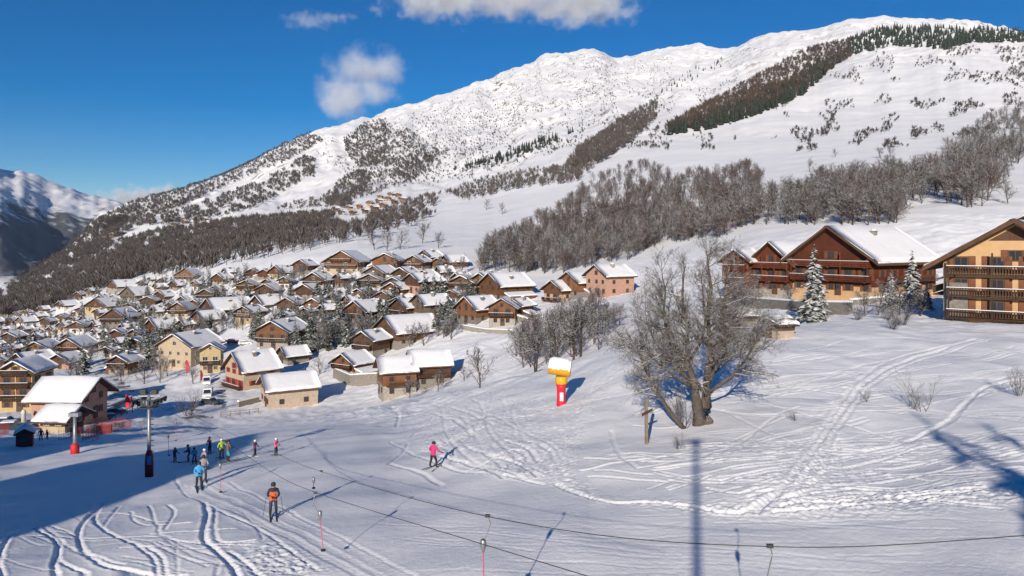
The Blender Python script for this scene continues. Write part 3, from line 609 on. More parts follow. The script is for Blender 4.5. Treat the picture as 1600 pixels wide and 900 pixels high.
HOUSES = [
 # upper row below the open snow field
 (513, 577, 428, 22, 2.6, 'co', 'largest cream chalet with wide timber gable at the top of the village', dict(bal=(1, 2))),
 (585, 628, 423, 14, 1.8, 'ot', 'orange timber chalet right of the largest cream chalet in the top row', dict()),
 (635, 672, 427, 25, 2.2, 'cb', 'cream chalet with braced dark gable in the top row', dict(bal=(1,))),
 (675, 695, 421, 10, 1.3, 'ot', 'smallest orange timber cabin in the top row', dict()),
 (692, 728, 421, 62, 1.3, 'rt', 'red brown chalet at the right end of the top row', dict()),
 (655, 690, 412, 45, 1.2, 'bt', 'brown chalet half hidden behind the top row', dict(dmin=260)),
 (461, 494, 428, 32, 1.8, 'bt', 'plain brown chalet at the left end of the top row', dict()),
 (478, 522, 454, 30, 2.0, 'cb', 'cream and brown chalet below the left end of the top row', dict(bal=(1,))),
 (560, 598, 453, 8, 1.6, 'gt', 'grey timber chalet facing the slope in the second row', dict(bal=(1,))),
 (574, 618, 440, 35, 1.5, 'gt', 'grey chalet tucked behind the second row', dict()),
 (600, 634, 455, 12, 1.3, 'gt', 'low grey chalet between the grey pair and the pink front', dict()),
 (616, 654, 440, 32, 1.3, 'bt', 'brown chalet behind the pink fronted house', dict()),
 (636, 688, 459, 58, 1.8, 'pb', 'pink fronted house with timber gable in the second row', dict()),
 (701, 744, 459, 8, 1.6, 'ot', 'orange timber gable at the right of the second row', dict(bal=(1,))),
 (740, 790, 460, 45, 2.0, 'co', 'tall cream chalet behind the long timber house', dict()),
 (754, 828, 471, 55, 2.0, 'ot', 'long orange timber house with broad white roof beside the wood', dict()),
 (717, 778, 505, 50, 1.7, 'ot', 'timber chalet with gable to the left above the snowy bank', dict()),
 (766, 812, 509, 12, 2.2, 'ot', 'tall orange timber gable with balcony beside the gully trees', dict(bal=(1,))),
 (794, 832, 501, 38, 1.8, 'bt', 'brown chalet just behind the tall orange gable', dict()),
 (853, 908, 471, 50, 1.4, 'sb', 'lowest house of the pink trio, salmon front with timber gable', dict(bal=(0,))),
 (877, 942, 466, 52, 2.3, 'ot', 'middle house of the pink trio, all orange timber', dict()),
 (920, 986, 463, 52, 2.6, 'pp', 'tallest house of the pink trio, pink walls and chimney', dict(bal=())),
 (603, 646, 464, 42, 1.3, 'ot', 'small orange gable right below the pink fronted house', dict()),
 (551, 588, 474, 35, 1.4, 'co', 'small cream house in the middle of the village', dict()),
 (588, 624, 476, 30, 1.3, 'bt', 'small brown gable below the grey pair', dict()),
 (543, 600, 508, 45, 2.1, 'ot', 'large orange timber chalet beside the tall snowy firs', dict(bal=(1,))),
 (615, 668, 504, 55, 2.0, 'bt', 'left half of the paired brown chalets above the bank', dict(bal=(1,))),
 (646, 703, 501, 62, 2.1, 'gt', 'right half of the paired chalets with broad white roof', dict()),
 (465, 504, 466, 32, 1.2, 'bt', 'low brown gable above the snowy firs', dict()),
 (478, 508, 488, 20, 1.5, 'ot', 'narrow orange timber house beside the firs', dict()),
 (436, 476, 488, 26, 1.3, 'bt', 'brown gable with white roof left of the narrow orange house', dict()),
 (396, 440, 484, 58, 1.1, 'bt', 'long low roof beside the brown gable', dict()),
 (372, 412, 506, 38, 1.8, 'yb', 'yellow walled chalet with gable to the left in mid village', dict(bal=(1,))),
 (408, 478, 547, 32, 2.6, (ST, OT, .52), 'large stone based chalet with orange timber top beside the tall snowy fir', dict(bal=(1,))),
 (402, 442, 467, 25, 1.5, 'bt', 'brown chalet left of the slender firs', dict()),
 (372, 404, 458, 14, 1.7, 'ot', 'orange timber chalet at the left of the third row', dict(bal=(1,))),
 (385, 404, 434, 10, 1.3, 'rt', 'left one of two small red brown gables', dict()),
 (404, 422, 436, 10, 1.3, 'rt', 'right one of two small red brown gables', dict()),
 (424, 466, 436, 50, 1.3, 'yb', 'cream house with wide white roof next to the red brown gables', dict()),
 (556, 606, 560, 42, 2.2, 'bt', 'brown chalet rising behind the terraced house', dict(bal=(1,))),
 (592, 684, 541, 62, 1.6, 'bt', 'long roofed house half hidden by bare trees above the twin chalets', dict()),
 (525, 580, 592, 46, 1.9, 'bo', 'stone and timber chalet behind the terrace wall', dict(bal=(1,))),
 (438, 480, 570, 66, 1.3, 'gt', 'small grey barn between the big roofs', dict(chim=0)),
 # left of the village
 (175, 217, 587, 34, 2.0, 'ot', 'timber chalet beside the curving village road', dict(bal=(1,))),
 (45, 90, 561, 30, 1.7, 'ot', 'orange gabled chalet above the hotel', dict(bal=(1,))),
 (97, 146, 558, 36, 1.9, 'co', 'cream and orange house with two roof levels above the hotel', dict(bal=(1,))),
 (83, 128, 577, 42, 1.2, 'pb', 'low pinkish house just behind the hotel roofs', dict()),
 (25, 80, 578, 58, 1.0, 'cb', 'long low house between the hotel and the orange gable', dict()),
 (-6, 16, 575, 40, 1.2, 'bt', 'low house cut by the left edge above the hotel', dict()),
 (8, 37, 541, 40, 1.9, 'bt', 'brown house with pale roof near the left edge', dict()),
 (200, 224, 547, 20, 1.4, 'wh', 'small whitish house left of the big yellow house', dict()),
 (175, 197, 535, 28, 1.5, 'bt', 'dark brown gable among trees in the left village', dict()),
 (232, 278, 526, 60, 1.6, 'rt', 'red brown barn behind the tall fir', dict()),
 (113, 142, 521, 28, 1.7, 'wh', 'grey white house with steep gable in the left village', dict()),
 (165, 214, 510, 30, 2.0, 'bt', 'big brown gabled chalet in the middle of the left village', dict(bal=(1,))),
 (267, 303, 498, 22, 2.1, 'cb', 'cream house with dark gable in the left village', dict(bal=(1,))),
 (305, 350, 509, 62, 1.2, 'cb', 'long white roof right of the cream dark gabled house', dict()),
 (322, 390, 493, 70, 1.1, 'bt', 'wide low roof behind the yellow walled chalet', dict()),
 (141, 192, 487, 46, 1.5, 'yb', 'yellow walled house with two pale roofs in the left village', dict()),
 (222, 250, 479, 22, 1.7, 'bt', 'brown gable left of the two slim firs', dict()),
 (244, 272, 471, 48, 1.3, 'bt', 'low brown house above the brown gable', dict()),
 (310, 338, 473, 16, 1.8, 'pb', 'pinkish gabled chalet at the edge of the left village', dict(bal=(1,))),
 (330, 352, 462, 40, 1.3, 'bt', 'brown house behind the pinkish gable', dict()),
 (278, 316, 441, 24, 1.9, 'co', 'cream house with two orange roofs high above the left village', dict(bal=(1,))),
 (268, 292, 452, 58, 1.2, 'bt', 'small roof below the high cream house', dict()),
 (335, 362, 444, 44, 1.6, 'bt', 'brown house beside the dark firs high in the village', dict()),
 (194, 238, 469, 55, 1.5, 'gt', 'grey house with double pale roof above the left village', dict()),
 (174, 214, 453, 68, 1.2, 'bt', 'long roof at the upper edge of the left village', dict()),
]
GRPH = [(8, 29, 508), (26, 58, 509), (49, 74, 501), (85, 111, 503), (63, 90, 514), (88, 124, 484), (134, 156, 462), (116, 135, 469), (231, 244, 443), (90, 117, 518), (74, 96, 523), (146, 168, 500), (0, 14, 522),
        (30, 52, 525), (52, 74, 538), (126, 150, 507), (218, 238, 497), (150, 172, 475), (0, 22, 492), (100, 118, 536), (-20, 6, 510), (14, 34, 556), (236, 262, 497), (60, 78, 492), (118, 140, 492)]
n = 0
for x0, x1, yb, rot, st, sty, lab, kw in HOUSES:
    g = (x1 - x0) * .15; place('chalet', lab, x0 - g, x1 + g, yb, rot, st * .86, sty, group=VIL, **kw)
stys = ['bt', 'wg', 'ba', 'cb', 'ob', 'wh', 'gt']
TONE = {'bt': 'brown timber', 'wg': 'white and grey', 'ba': 'beige', 'cb': 'cream and brown', 'ob': 'beige and brown', 'wh': 'whitish', 'gt': 'grey timber'}
NREG = len(HOUSES)
for i, (x0, x1, yb) in enumerate(GRPH):
    row = 'back' if yb < 498 else ('middle' if yb < 515 else 'front'); half = 'left' if x0 < 60 else ('middle' if x0 < 120 else 'right')
    place('village_house', f'small {TONE[stys[i % 7]]} house in the {row} rows, {half} part of the far left village', x0, x1, yb, random.choice([30, 58, 66, 40, 62]), random.choice([1.2, 1.5, 1.8]), stys[i % 7], group='small houses of the far left village')
# ---- twin chalets on the slope
p = hit(615, 622); 
place('twin_chalet', 'lower left twin chalet, orange timber over stone, on the slope', 584, 656, 621, 80, 2.3, (ST, OT, .45), ratio=.95, pitch=.58, detail=2, snow=.5, bal=(), sidebal=((1, 1),), chim=0)
place('twin_chalet', 'upper right twin chalet with timber balcony and long white roof on the slope', 632, 710, 606, 80, 2.05, (ST, BT, .4), ratio=1.05, pitch=.6, detail=2, snow=.5, sidebal=((1, 1),), chim=0)
# ---- the big roofs beside the piste
place('shuttered_house', 'tall cream house with red shutters and wide white roof', 348, 442, 608, 64, 1.9, (CR, CR, .5), ratio=.95, pitch=.75, wk='red', detail=2, chim=2, bal=(0,))
place('long_barn', 'long beige barn house with broad white roof beside the piste', 402, 502, 637, 78, 1.65, (BE, BE, .5), ratio=1.12, pitch=.5, detail=2, chim=0, snow=.5)
place('yellow_house', 'large yellow house with dark gable and wooden balcony, left wing', 246, 350, 574, 42, 2.55, (CR, CR, .5), ratio=1.1, pitch=.55, detail=2, wk='light', chim=1)
place('yellow_annex', 'yellow annex with its own small gable in front of the yellow house', 310, 352, 583, 10, 2.6, (YE, YE, .5), ratio=.9, pitch=.6, detail=2, wk='light', bal=(1,), chim=0)
# ---- hotel group at the lower left
place('hotel', 'yellow hotel with stacked wooden balconies at the left edge', 0, 84, 644, 30, 3.4, (YE, YE, .5), ratio=1.2, pitch=.6, detail=2, bal=(1, 2, 3), wk='shut', chim=0)
place('lodge', 'large pink sided lodge with broad white roof and dark gable', 50, 170, 664, -56, 1.9, (PK, PK, .5), ratio=1.05, pitch=.62, ov=1.5, detail=2, snow=.5, chim=0)
place('restaurant', 'low timber restaurant with white roof at the foot of the piste', 62, 134, 676, -52, .8, (CR, BT, .4), ratio=.95, pitch=.55, ov=1.2, detail=2, chim=0, bal=())
# ---- two apartment chalets on the right
RTS = (OC, RT, .42)
place('apartment_chalet', 'big dark red timber apartment chalet with tall gable behind the snowy fir', 1226, 1468, 464, 34, 2.6, (OC, RT, .27), ratio=1.05, pitch=.66, fascia=.4, detail=2, bal=(1, 2), chim=2, ov=1.5, posts=True, sidebal=((1, 1),), wk='shut', fixd=128)
place('apartment_wing', 'smaller dark red gabled wing left of the big apartment chalet', 1168, 1300, 461, 36, 2.5, (ST, RT, .2), ratio=1.2, pitch=.8, detail=2, bal=(1, 2), chim=1, ov=1.2, posts=True, wk='shut', fixd=142)
place('apartment_block', 'farthest dark timber wing half hidden by the big bare tree', 1128, 1196, 462, 30, 2.9, (ST, RT, .2), ratio=1.1, pitch=.7, detail=2, bal=(1, 2), chim=0, ov=1.1, posts=True, wk='shut', fixd=148)
place('annex_chalet', 'low red timber annex at the right end of the big apartment chalet', 1368, 1424, 455, 30, 1.7, (OC, RT, .4), ratio=1.1, pitch=.45, detail=2, bal=(1,), chim=0, ov=.9, fixd=138)
rc = place('balcony_chalet', 'ochre chalet with three tiers of brown balconies at the right edge', 1474, 1712, 502, 4, 2.7, (OC, OC, .5), ratio=.75, pitch=.62, detail=2, bal=(0, 1, 2), chim=1, ov=2.0, snow=.22, fascia=.55, posts=True, wk='shut', fixd=84, sidebal=((-1, 1),))
place('back_chalet', 'brown roofed chalet rising behind the balcony chalet at the right edge', 1560, 1760, 470, 10, 4.6, (OC, RT, .3), ratio=.9, pitch=.5, detail=2, bal=(3,), chim=1, ov=1.4, fixd=118, wk='shut')
MB().box(-7.25, -4.7, -5.62, -3, -4, 4.2).build('stone_corner', 'stone', rc)
MB().prism([(-2.6, 9.3), (2.6, 9.3), (0, 10.95)], -5.6, -5.2).build('gable_shade_panel', 'brown_timber', rc)  # dark panel put in for the shade under the roof peak

# small hut and walls near the big tree
place('hut', 'small stone hut with snowy roof right of the big bare tree', 1186, 1248, 530, 48, .45, (BE, GT, .6), ratio=1.0, pitch=.4, detail=1, chim=0, ov=.5, snow=.4)
place('shed', 'low stone shed half hidden behind the big bare tree', 1128, 1190, 512, 70, .5, (ST, GT, .6), ratio=1.0, pitch=.35, detail=1, chim=0, ov=.5, snow=.45)
# small houses filling the gaps between the named ones
r_ = random.Random(12); VP = [(-10, 500), (150, 462), (260, 440), (400, 428), (560, 428), (725, 440), (705, 500), (570, 520), (400, 512), (300, 520), (220, 556), (-10, 578)]; k_ = 0; base = list(REG)
for t_ in range(4000):
    x, y = r_.uniform(-10, 725), r_.uniform(428, 578)
    if not bool(inpoly(np.array(x), np.array(y), VP)): continue
    wd = 12 + (x / 725) * 20 + (y - 428) * .06
    if any(abs(x - q[0]) < (q[5] + wd) * .40 and abs(y - q[1]) < 9 + .06 * q[5] for q in REG): continue
    p = hit(x, y); sty = r_.choice(stys); place('village_house', lab16(f'{TONE[sty]} house beside the {near_house(p.x, p.y)}'), x - wd / 2, x + wd / 2, y, r_.choice([18, 28, 40, 55, 62, 68]), r_.choice([1.0, 1.2, 1.5]), sty, group='houses filling the village'); k_ += 1
    if k_ >= 48: break
# mid-mountain hamlet
HAM = [(524, 331), (534, 336), (546, 329), (553, 337), (562, 327), (570, 334), (578, 322), (585, 330), (592, 318), (600, 325), (607, 314), (616, 319), (622, 309), (628, 315), (540, 322), (595, 311), (612, 307), (515, 335), (272, 353), (290, 350), (308, 347), (322, 345), (168, 376), (178, 371), (190, 367), (470, 336), (492, 334)]
for x, y in HAM:
    part = 'lower left end' if x < 548 else ('middle' if x < 592 else 'upper right end'); hl = f'tiny timber house at the {part} of the hamlet on the mountainside' if 510 < x else 'tiny isolated house at the foot of the mountain woods'
    place('hamlet_house', hl, x - random.uniform(5, 8), x + random.uniform(5, 8), y, random.choice([20, 35, 55]), 1.9, random.choice(['ot', 'bt', 'co']), group='hamlet houses on the mountainside', snow=.8)
# ------------------------------------------------------------------ masonry walls
def wall_strip(name, label, pix, hgt, thick, mat='stone', dmin=8, snow=True, cat='wall', down=3):
    P = [hit(x, y, dmin) for x, y in pix]; root = empty(name, P[0], label=label, cat=cat); o = P[0]; b = MB(); s = MB()
    for a, c in zip(P[:-1], P[1:]):
        t = (c - a); t.z = 0; t.normalize(); nx = Vector((-t.y, t.x, 0)) * thick / 2
        for mb, z0, z1, k in ((b, -down, hgt, 1), (s, hgt + .004, hgt + .28, 1.12)):
            q = [a - o - nx * k, a - o + nx * k, c - o + nx * k, c - o - nx * k]
            vs = [(v.x, v.y, v.z + z0) for v in q] + [(v.x, v.y, v.z + z1) for v in q]
            mb.add(vs, [(0, 1, 2, 3), (7, 6, 5, 4), (0, 4, 5, 1), (1, 5, 6, 2), (2, 6, 7, 3), (3, 7, 4, 0)])
    b.build('masonry', mat, root)
    if snow: s.build('snow_cap', 'roof_snow', root)
    return root
wall_strip('retaining_wall', 'stone retaining wall with snow on top below the apartment chalet', [(1120, 478), (1180, 480), (1260, 488), (1330, 490)], 1.6, .5, dmin=85)
wall_strip('terrace_wall', 'snow capped stone wall along the apartment chalet terrace', [(1330, 478), (1400, 472), (1440, 470)], 1.0, .5, dmin=85)
wall_strip('terrace_wall', 'high stone terrace wall left of the twin chalets', [(522, 590), (548, 602), (590, 600)], 2.6, .6)
wall_strip('village_wall', 'low stone wall beside the car park road', [(130, 648), (170, 640), (205, 625)], .8, .5)
wall_strip('village_wall', 'low snow topped wall left of the long barn', [(372, 636), (404, 628)], 1.2, .5)
wall_strip('village_wall', 'stone wall stepping down the snowy bank below the timber chalet', [(720, 513), (760, 520), (800, 522)], 1.0, .5)
# ------------------------------------------------------------------ trees
def rnd_perp(d, r):
    a = Vector((r.gauss(0, 1), r.gauss(0, 1), r.gauss(0, 1))); a -= d * a.dot(d); return a.normalized()
def grow(b, p, d, L, rad, lev, r, P, out=None):
    """one branch with its side branches; P: per-level settings"""
    ns, sides, nb, mat = P['seg'][lev], P['sides'][lev], P['nb'][lev], P['mat'][lev]
    pts = [p.copy()]; rs = [rad]; q = p.copy(); dd = d.copy()
    for i in range(ns):
        dd = (dd + rnd_perp(dd, r) * P['wig'][lev] + Vector((0, 0, P['up'][lev]))).normalized(); q = q + dd * (L / ns); pts.append(q.copy()); rs.append(rad * (1 - (i + 1) / ns * P['tap'][lev]))
    b.tube(pts, rs, sides, mat, cap=False)
    if lev + 1 >= len(P['nb']) : return
    for i in range(nb if isinstance(nb, int) else r.randint(*nb)):
        t = P['t0'][lev] + (1 - P['t0'][lev]) * ((i + r.random()) / max(1, (nb if isinstance(nb, int) else nb[1]))); t = min(t, .99); k = min(int(t * ns), ns - 1); f = t * ns - k
        o = pts[k].lerp(pts[k + 1], f); ax = (pts[k + 1] - pts[k]).normalized(); an = R(r.uniform(*P['ang'][lev]))
        nd_ = (ax * math.cos(an) + rnd_perp(ax, r) * math.sin(an)).normalized()
        grow(b, o, nd_, L * r.uniform(*P['len'][lev]) * (1 - .45 * t), max(rs[k] * P['rr'][lev], P['rmin']), lev + 1, r, P)
def bare_tree(seed, h=10, mats=('bark', 'twig'), dense=1.0, broad=1.0):
    r = random.Random(seed); b = MB()
    P = dict(seg=[4, 4, 2, 1], sides=[5, 3, 3, 3], nb=[int(13 * dense), int(9 * dense), int(6 * dense), 0], mat=[0, 0, 1, 1], wig=[.12, .16, .22, .2], up=[.05, .09, .05, .02], tap=[.6, .85, .7, .6],
             t0=[.14, .18, .1], ang=[(18, 60 * broad), (25, 60), (25, 65)], len=[(.62, .98), (.36, .58), (.45, .8)], rr=[.45, .5, .6], rmin=h * .0034)
    grow(b, Vector((0, 0, -.4)), Vector((0, 0, 1)), h * .66, h * .02, 0, r, P)
    return b.mesh('bare_tree', list(mats), True)
def bush(seed, h=3, mats=('bark', 'twig'), n=16, spread=40):
    r = random.Random(seed); b = MB()
    P = dict(seg=[3, 2, 1], sides=[3, 3, 3], nb=[7, 5, 0], mat=[0, 1, 1], wig=[.16, .2, .2], up=[.05, .04, 0], tap=[.8, .8, .6], t0=[.2, .15], ang=[(22, 50), (22, 55)], len=[(.4, .6), (.4, .7)], rr=[.6, .6], rmin=h * .0028)
    for i in range(n):
        a = r.uniform(0, 6.283); t = R(r.uniform(3, spread)); grow(b, Vector((math.cos(a) * h * .06, math.sin(a) * h * .06, -.15)), Vector((math.sin(t) * math.cos(a), math.sin(t) * math.sin(a), math.cos(t))), h * r.uniform(.7, 1.05), h * .009, 0, r, P)
    return b.mesh('bare_bush', list(mats), True)
def conifer(seed, h=10, width=.22, whorls=17, per=11, mats=('bark', 'needle'), sub=True):
    r = random.Random(seed); b = MB()
    b.tube([(0, 0, -.5), (0, 0, h * .5), (0, 0, h * .98)], [h * .016, h * .009, h * .002], 5, 0, False)
    for i in range(whorls):
        t = (i + .3) / whorls; z = h * (.08 + .90 * t); L0 = h * width * (1 - t) ** .85 + h * .015
        for j in range(max(4, int(per * (1 - t * .5)))):
            a = r.uniform(0, 6.283); L = L0 * r.uniform(.65, 1.12); dr = r.uniform(.18, .5) * L; zz = z + r.uniform(-.5, .5) * h / whorls
            c, s = math.cos(a), math.sin(a); wd = L * r.uniform(.22, .34)
            def pt(u, v, dz=0): return (c * u - s * v, s * u + c * v, zz - dr * (u / L) ** 1.4 + dz)
            th = L * .07
            vs = [pt(L * .02, 0, th), pt(L * .45, wd, -th), pt(L * .5, 0, th * 1.6), pt(L * .45, -wd, -th), pt(L, 0, 0), pt(L * .8, wd * .62, -th), pt(L * .8, -wd * .62, -th), pt(L * .55, 0, -th * 2.4)]
            b.add(vs, [(0, 2, 1), (0, 3, 2), (1, 2, 5), (2, 4, 5), (3, 6, 2), (2, 6, 4), (0, 1, 7), (0, 7, 3), (1, 5, 7), (3, 7, 6), (5, 4, 7), (6, 7, 4)], 1)
    return b.mesh('conifer', list(mats))
BT_ = [bare_tree(11 + i, 10, ('bark', 'twig'), .95, 1.0) for i in range(4)] + [bare_tree(31 + i, 10, ('bark', 'red_twig'), 1.0, .85) for i in range(3)]
BU_ = [bush(51 + i) for i in range(3)]
CO_ = [conifer(71 + i, 10, .20 + .03 * i) for i in range(4)]
taken = []
def clear(p, m=1.0): return all((p.x - x) ** 2 + (p.y - y) ** 2 > (r + m) ** 2 for x, y, r in FOOT)
def tree(name, me, p, h, label, cat, group=None, lean=0, sx=1.0):
    s = h / 10 if 'bush' not in me.name else h / 3
    return put(name, me, None, (p.x, p.y, p.z - .1), (random.uniform(-lean, lean), random.uniform(-lean, lean), random.uniform(0, 6.283)), (s * sx, s * sx, s), label, cat, group)
def rand_in(poly, n, seed):
    r = random.Random(seed); xs = [p[0] for p in poly]; ys = [p[1] for p in poly]; out = []
    while len(out) < n:
        x = r.uniform(min(xs), max(xs)); y = r.uniform(min(ys), max(ys))
        if bool(inpoly(np.array(x), np.array(y), poly)): out.append((x, y))
    return out
# ---- the woods above the houses: the nearest trees stand singly, the rest as one mass
WOODS = [
 ('wood above the pink houses', 'bare tree of the wood above the pink houses', [(748, 425), (760, 385), (815, 362), (860, 335), (930, 280), (1000, 255), (1060, 280), (1120, 268), (1185, 262), (1192, 345), (1130, 372), (1040, 380), (1000, 405), (940, 412), (880, 428), (800, 428)], 1150, 9.5, .25),
 ('wood behind the apartment chalets', 'bare tree of the wood behind the apartment chalets', [(1192, 352), (1205, 315), (1260, 300), (1330, 280), (1400, 275), (1470, 262), (1475, 305), (1410, 322), (1400, 352)], 260, 10.5, .15),
 ('wood at the upper right', 'bare tree of the dark wood at the upper right edge', [(1470, 312), (1478, 235), (1530, 190), (1610, 165), (1640, 215), (1610, 240), (1570, 285), (1540, 325), (1500, 325)], 230, 11.5, .1),
 ('gully trees', 'bare tree in the gully left of the snow gun', [(800, 560), (812, 522), (850, 500), (900, 488), (962, 482), (975, 520), (940, 545), (880, 575), (835, 590)], 60, 7.5, .25)]
mass = []
for grp, lab, poly, n, hh, redp in WOODS:
    pts = []
    for x, y in rand_in(poly, n, len(lab)):
        p = hit(x, y, 90 if grp != 'gully trees' else 84)
        pts.append(p)
    pts.sort(key=lambda p: p.y)
    keep = {'wood above the pink houses': 150, 'wood behind the apartment chalets': 60, 'wood at the upper right': 50}.get(grp, 99)
    for i, p in enumerate(pts):
        if not clear(p, .3): continue
        h = hh * random.uniform(.7, 1.18); red = random.random() < redp or (grp.startswith('wood above') and p.y > 360 and random.random() < .35)
        if i < keep:
            xp = HX + FPX * p.x / p.y; yp = HY - FPX * p.z / p.y; xs_ = [q[0] for q in poly]; u = (xp - min(xs_)) / (max(xs_) - min(xs_)); side = 'left end' if u < .2 else ('left half' if u < .45 else ('middle' if u < .6 else ('right half' if u < .82 else 'right end')))
            size = 'tall' if h > hh * 1.03 else ('low' if h < hh * .82 else 'middling')
            tree('bare_tree', BT_[random.randint(4, 6) if red else random.randint(0, 3)], p, h, f"{size} {'reddish' if red else 'grey'} {lab}, {side}", 'tree', grp, .06)
        else: mass.append((p, h, red))
# the remaining trees: instances of two of the trees above
def scatter(name, label, pts, src):
    V = [tuple(p) for p, h in pts]; me = bpy.data.meshes.new(name); me.from_pydata(V, [], [])
    a = me.attributes.new('size', 'FLOAT', 'POINT'); a.data.foreach_set('value', [h / 10 for p, h in pts])
    b = me.attributes.new('turn', 'FLOAT', 'POINT'); b.data.foreach_set('value', [random.uniform(0, 6.283) for _ in pts])
    o = put(name, me, kind='stuff', label=label); g = bpy.data.node_groups.new(name, 'GeometryNodeTree')
    g.interface.new_socket('Geometry', in_out='INPUT', socket_type='NodeSocketGeometry'); g.interface.new_socket('Geometry', in_out='OUTPUT', socket_type='NodeSocketGeometry')
    gi, go = g.nodes.new('NodeGroupInput'), g.nodes.new('NodeGroupOutput'); ip = g.nodes.new('GeometryNodeInstanceOnPoints'); oi = g.nodes.new('GeometryNodeObjectInfo')
    oi.inputs['Object'].default_value = src; oi.inputs['As Instance'].default_value = True; oi.transform_space = 'ORIGINAL'
    na = g.nodes.new('GeometryNodeInputNamedAttribute'); na.data_type = 'FLOAT'; na.inputs[0].default_value = 'size'
    nb = g.nodes.new('GeometryNodeInputNamedAttribute'); nb.data_type = 'FLOAT'; nb.inputs[0].default_value = 'turn'
    cx = g.nodes.new('ShaderNodeCombineXYZ')
    k = g.links.new; k(gi.outputs[0], ip.inputs['Points']); k(oi.outputs['Geometry'], ip.inputs['Instance']); k(na.outputs[0], ip.inputs['Scale']); k(nb.outputs[0], cx.inputs[2]); k(cx.outputs[0], ip.inputs['Rotation']); k(ip.outputs[0], go.inputs[0])
    o.modifiers.new('scatter', 'NODES').node_group = g
    return o
def first_with(me): return next(o for o in bpy.data.objects if o.data is me)
if mass:
    scatter('brown_wood', 'brown mass of bare trees in the upper wood', [(p, h) for p, h, red in mass if red], first_with(BT_[4]))
    scatter('grey_wood', 'grey mass of bare trees in the upper wood', [(p, h) for p, h, red in mass if not red], first_with(BT_[1]))
# ---- single trees in and round the village
VT = [(r, 'v') for r in rand_in([(0, 480), (120, 455), (250, 430), (400, 425), (560, 425), (740, 428), (735, 500), (700, 530), (560, 535), (480, 560), (360, 520), (240, 560), (0, 580)], 900, 5)]
for (x, y), _ in VT:
    p = hit(x, y)
    if not clear(p, .2): continue
    if random.random() < .30: tree('snowy_fir', random.choice(CO_), p, random.uniform(5, 10), lab16('snow dusted fir near the ' + near_house(p.x, p.y)), 'tree', 'firs between the village houses')
    elif random.random() < .6: tree('garden_tree', random.choice(BT_[:4]), p, random.uniform(4.5, 9), lab16('bare garden tree near the ' + near_house(p.x, p.y)), 'tree', 'garden trees between the village houses')
    else: tree('garden_bush', random.choice(BU_), p, random.uniform(2, 3.4), lab16('bare bush near the ' + near_house(p.x, p.y)), 'bush', 'garden bushes between the village houses')
for x, y, h, lab in [(232, 572, 13, 'tallest dark fir left of the yellow house'), (486, 547, 13, 'tall slender snowy fir right of the stone based chalet'), (512, 545, 12, 'tall fir between the village road and the paired chalets'),
                     (540, 540, 11, 'fir left of the terraced house'), (130, 585, 11, 'dark fir above the lodge roof'), (528, 520, 11, 'snowy fir behind the slender fir'), (604, 508, 8, 'small fir beside the paired brown chalets'),
                     (455, 470, 9, 'slender fir above the village road'), (318, 452, 10, 'left one of two slim firs high in the village'), (328, 450, 10, 'right one of two slim firs high in the village'), (258, 500, 9, 'fir behind the cream dark gabled house'),
                     (205, 528, 9, 'fir behind the whitish house'), (40, 560, 8, 'fir left of the orange gable above the hotel'), (30, 545, 9, 'fir at the far left above the hotel')]:
    tree('snowy_fir', random.choice(CO_), hit(x, y), h, lab, 'tree')
for x, y, h, lab in [(510, 548, 11, 'bare tree beside the tall slender fir'), (550, 535, 10, 'bare tree left of the brown chalet behind the terrace'), (620, 540, 8, 'left bare tree before the long roofed house'), (640, 542, 8, 'middle bare tree before the long roofed house'), (662, 540, 8, 'right bare tree before the long roofed house'),
                     (705, 530, 9, 'bare tree right of the paired chalets on the bank'), (640, 622, 5, 'little snowy tree before the lower twin chalet'), (684, 612, 5, 'little leaning tree below the upper twin chalet'), (750, 606, 6.5, 'bare tree right of the twin chalets'), (725, 595, 4, 'thin sapling right of the upper twin chalet'),
                     (120, 600, 8, 'bare tree at the right corner of the lodge roof'), (140, 575, 8, 'bare tree between the lodge and the road'), (190, 600, 7, 'bare tree below the timber chalet by the road'), (262, 588, 7, 'bare tree at the foot of the yellow house'), (238, 582, 9, 'bare tree beside the tallest dark fir'), (500, 585, 6, 'bare tree left of the terrace wall'), (478, 600, 5, 'bare tree behind the long barn'), (165, 560, 9, 'bare tree left of the timber chalet by the road'), (225, 600, 9, 'bare tree right of the timber chalet by the road'), (250, 598, 8, 'bare tree before the yellow house'), (302, 600, 6, 'small tree beside the pink flag'), (110, 590, 8, 'bare tree behind the lodge'),
                     (660, 380, 14, 'lone round tree on the open snow field'), (685, 388, 10, 'small tree right of the lone round tree'), (585, 390, 13, 'left tree of the clump on the open field'), (605, 392, 12, 'second tree of the clump on the open field'), (625, 390, 12, 'right tree of the clump on the open field'),
                     (485, 392, 12, 'tree on the snowy knoll above the village'), (435, 395, 8, 'low tree left on the snowy knoll'), (530, 380, 11, 'bushy tree above the largest cream chalet'), (460, 395, 8, 'bushy tree on the knoll beside the track'), (760, 328, 12, 'lone tree high on the snow field'), (785, 335, 12, 'right one of two trees high on the snow field'),
                     (1390, 245, 10, 'slim tree high on the right slope'), (1375, 247, 9, 'slim tree left of its neighbour high on the right slope'), (1305, 245, 7, 'little round tree high on the open slope'), (1265, 268, 9, 'slim tree above the wood on the right'),
                     (1535, 322, 9, 'bare tree on the bank above the balcony chalet'), (1575, 318, 8, 'right bare tree on the bank above the balcony chalet'), (1480, 318, 7, 'small tree on the bank left of the balcony chalet'), (1440, 318, 8, 'tree at the end of the wood by the snowy bank')]:
    tree('bare_tree', random.choice(BT_[:4]), hit(x, y), h, lab, 'tree')
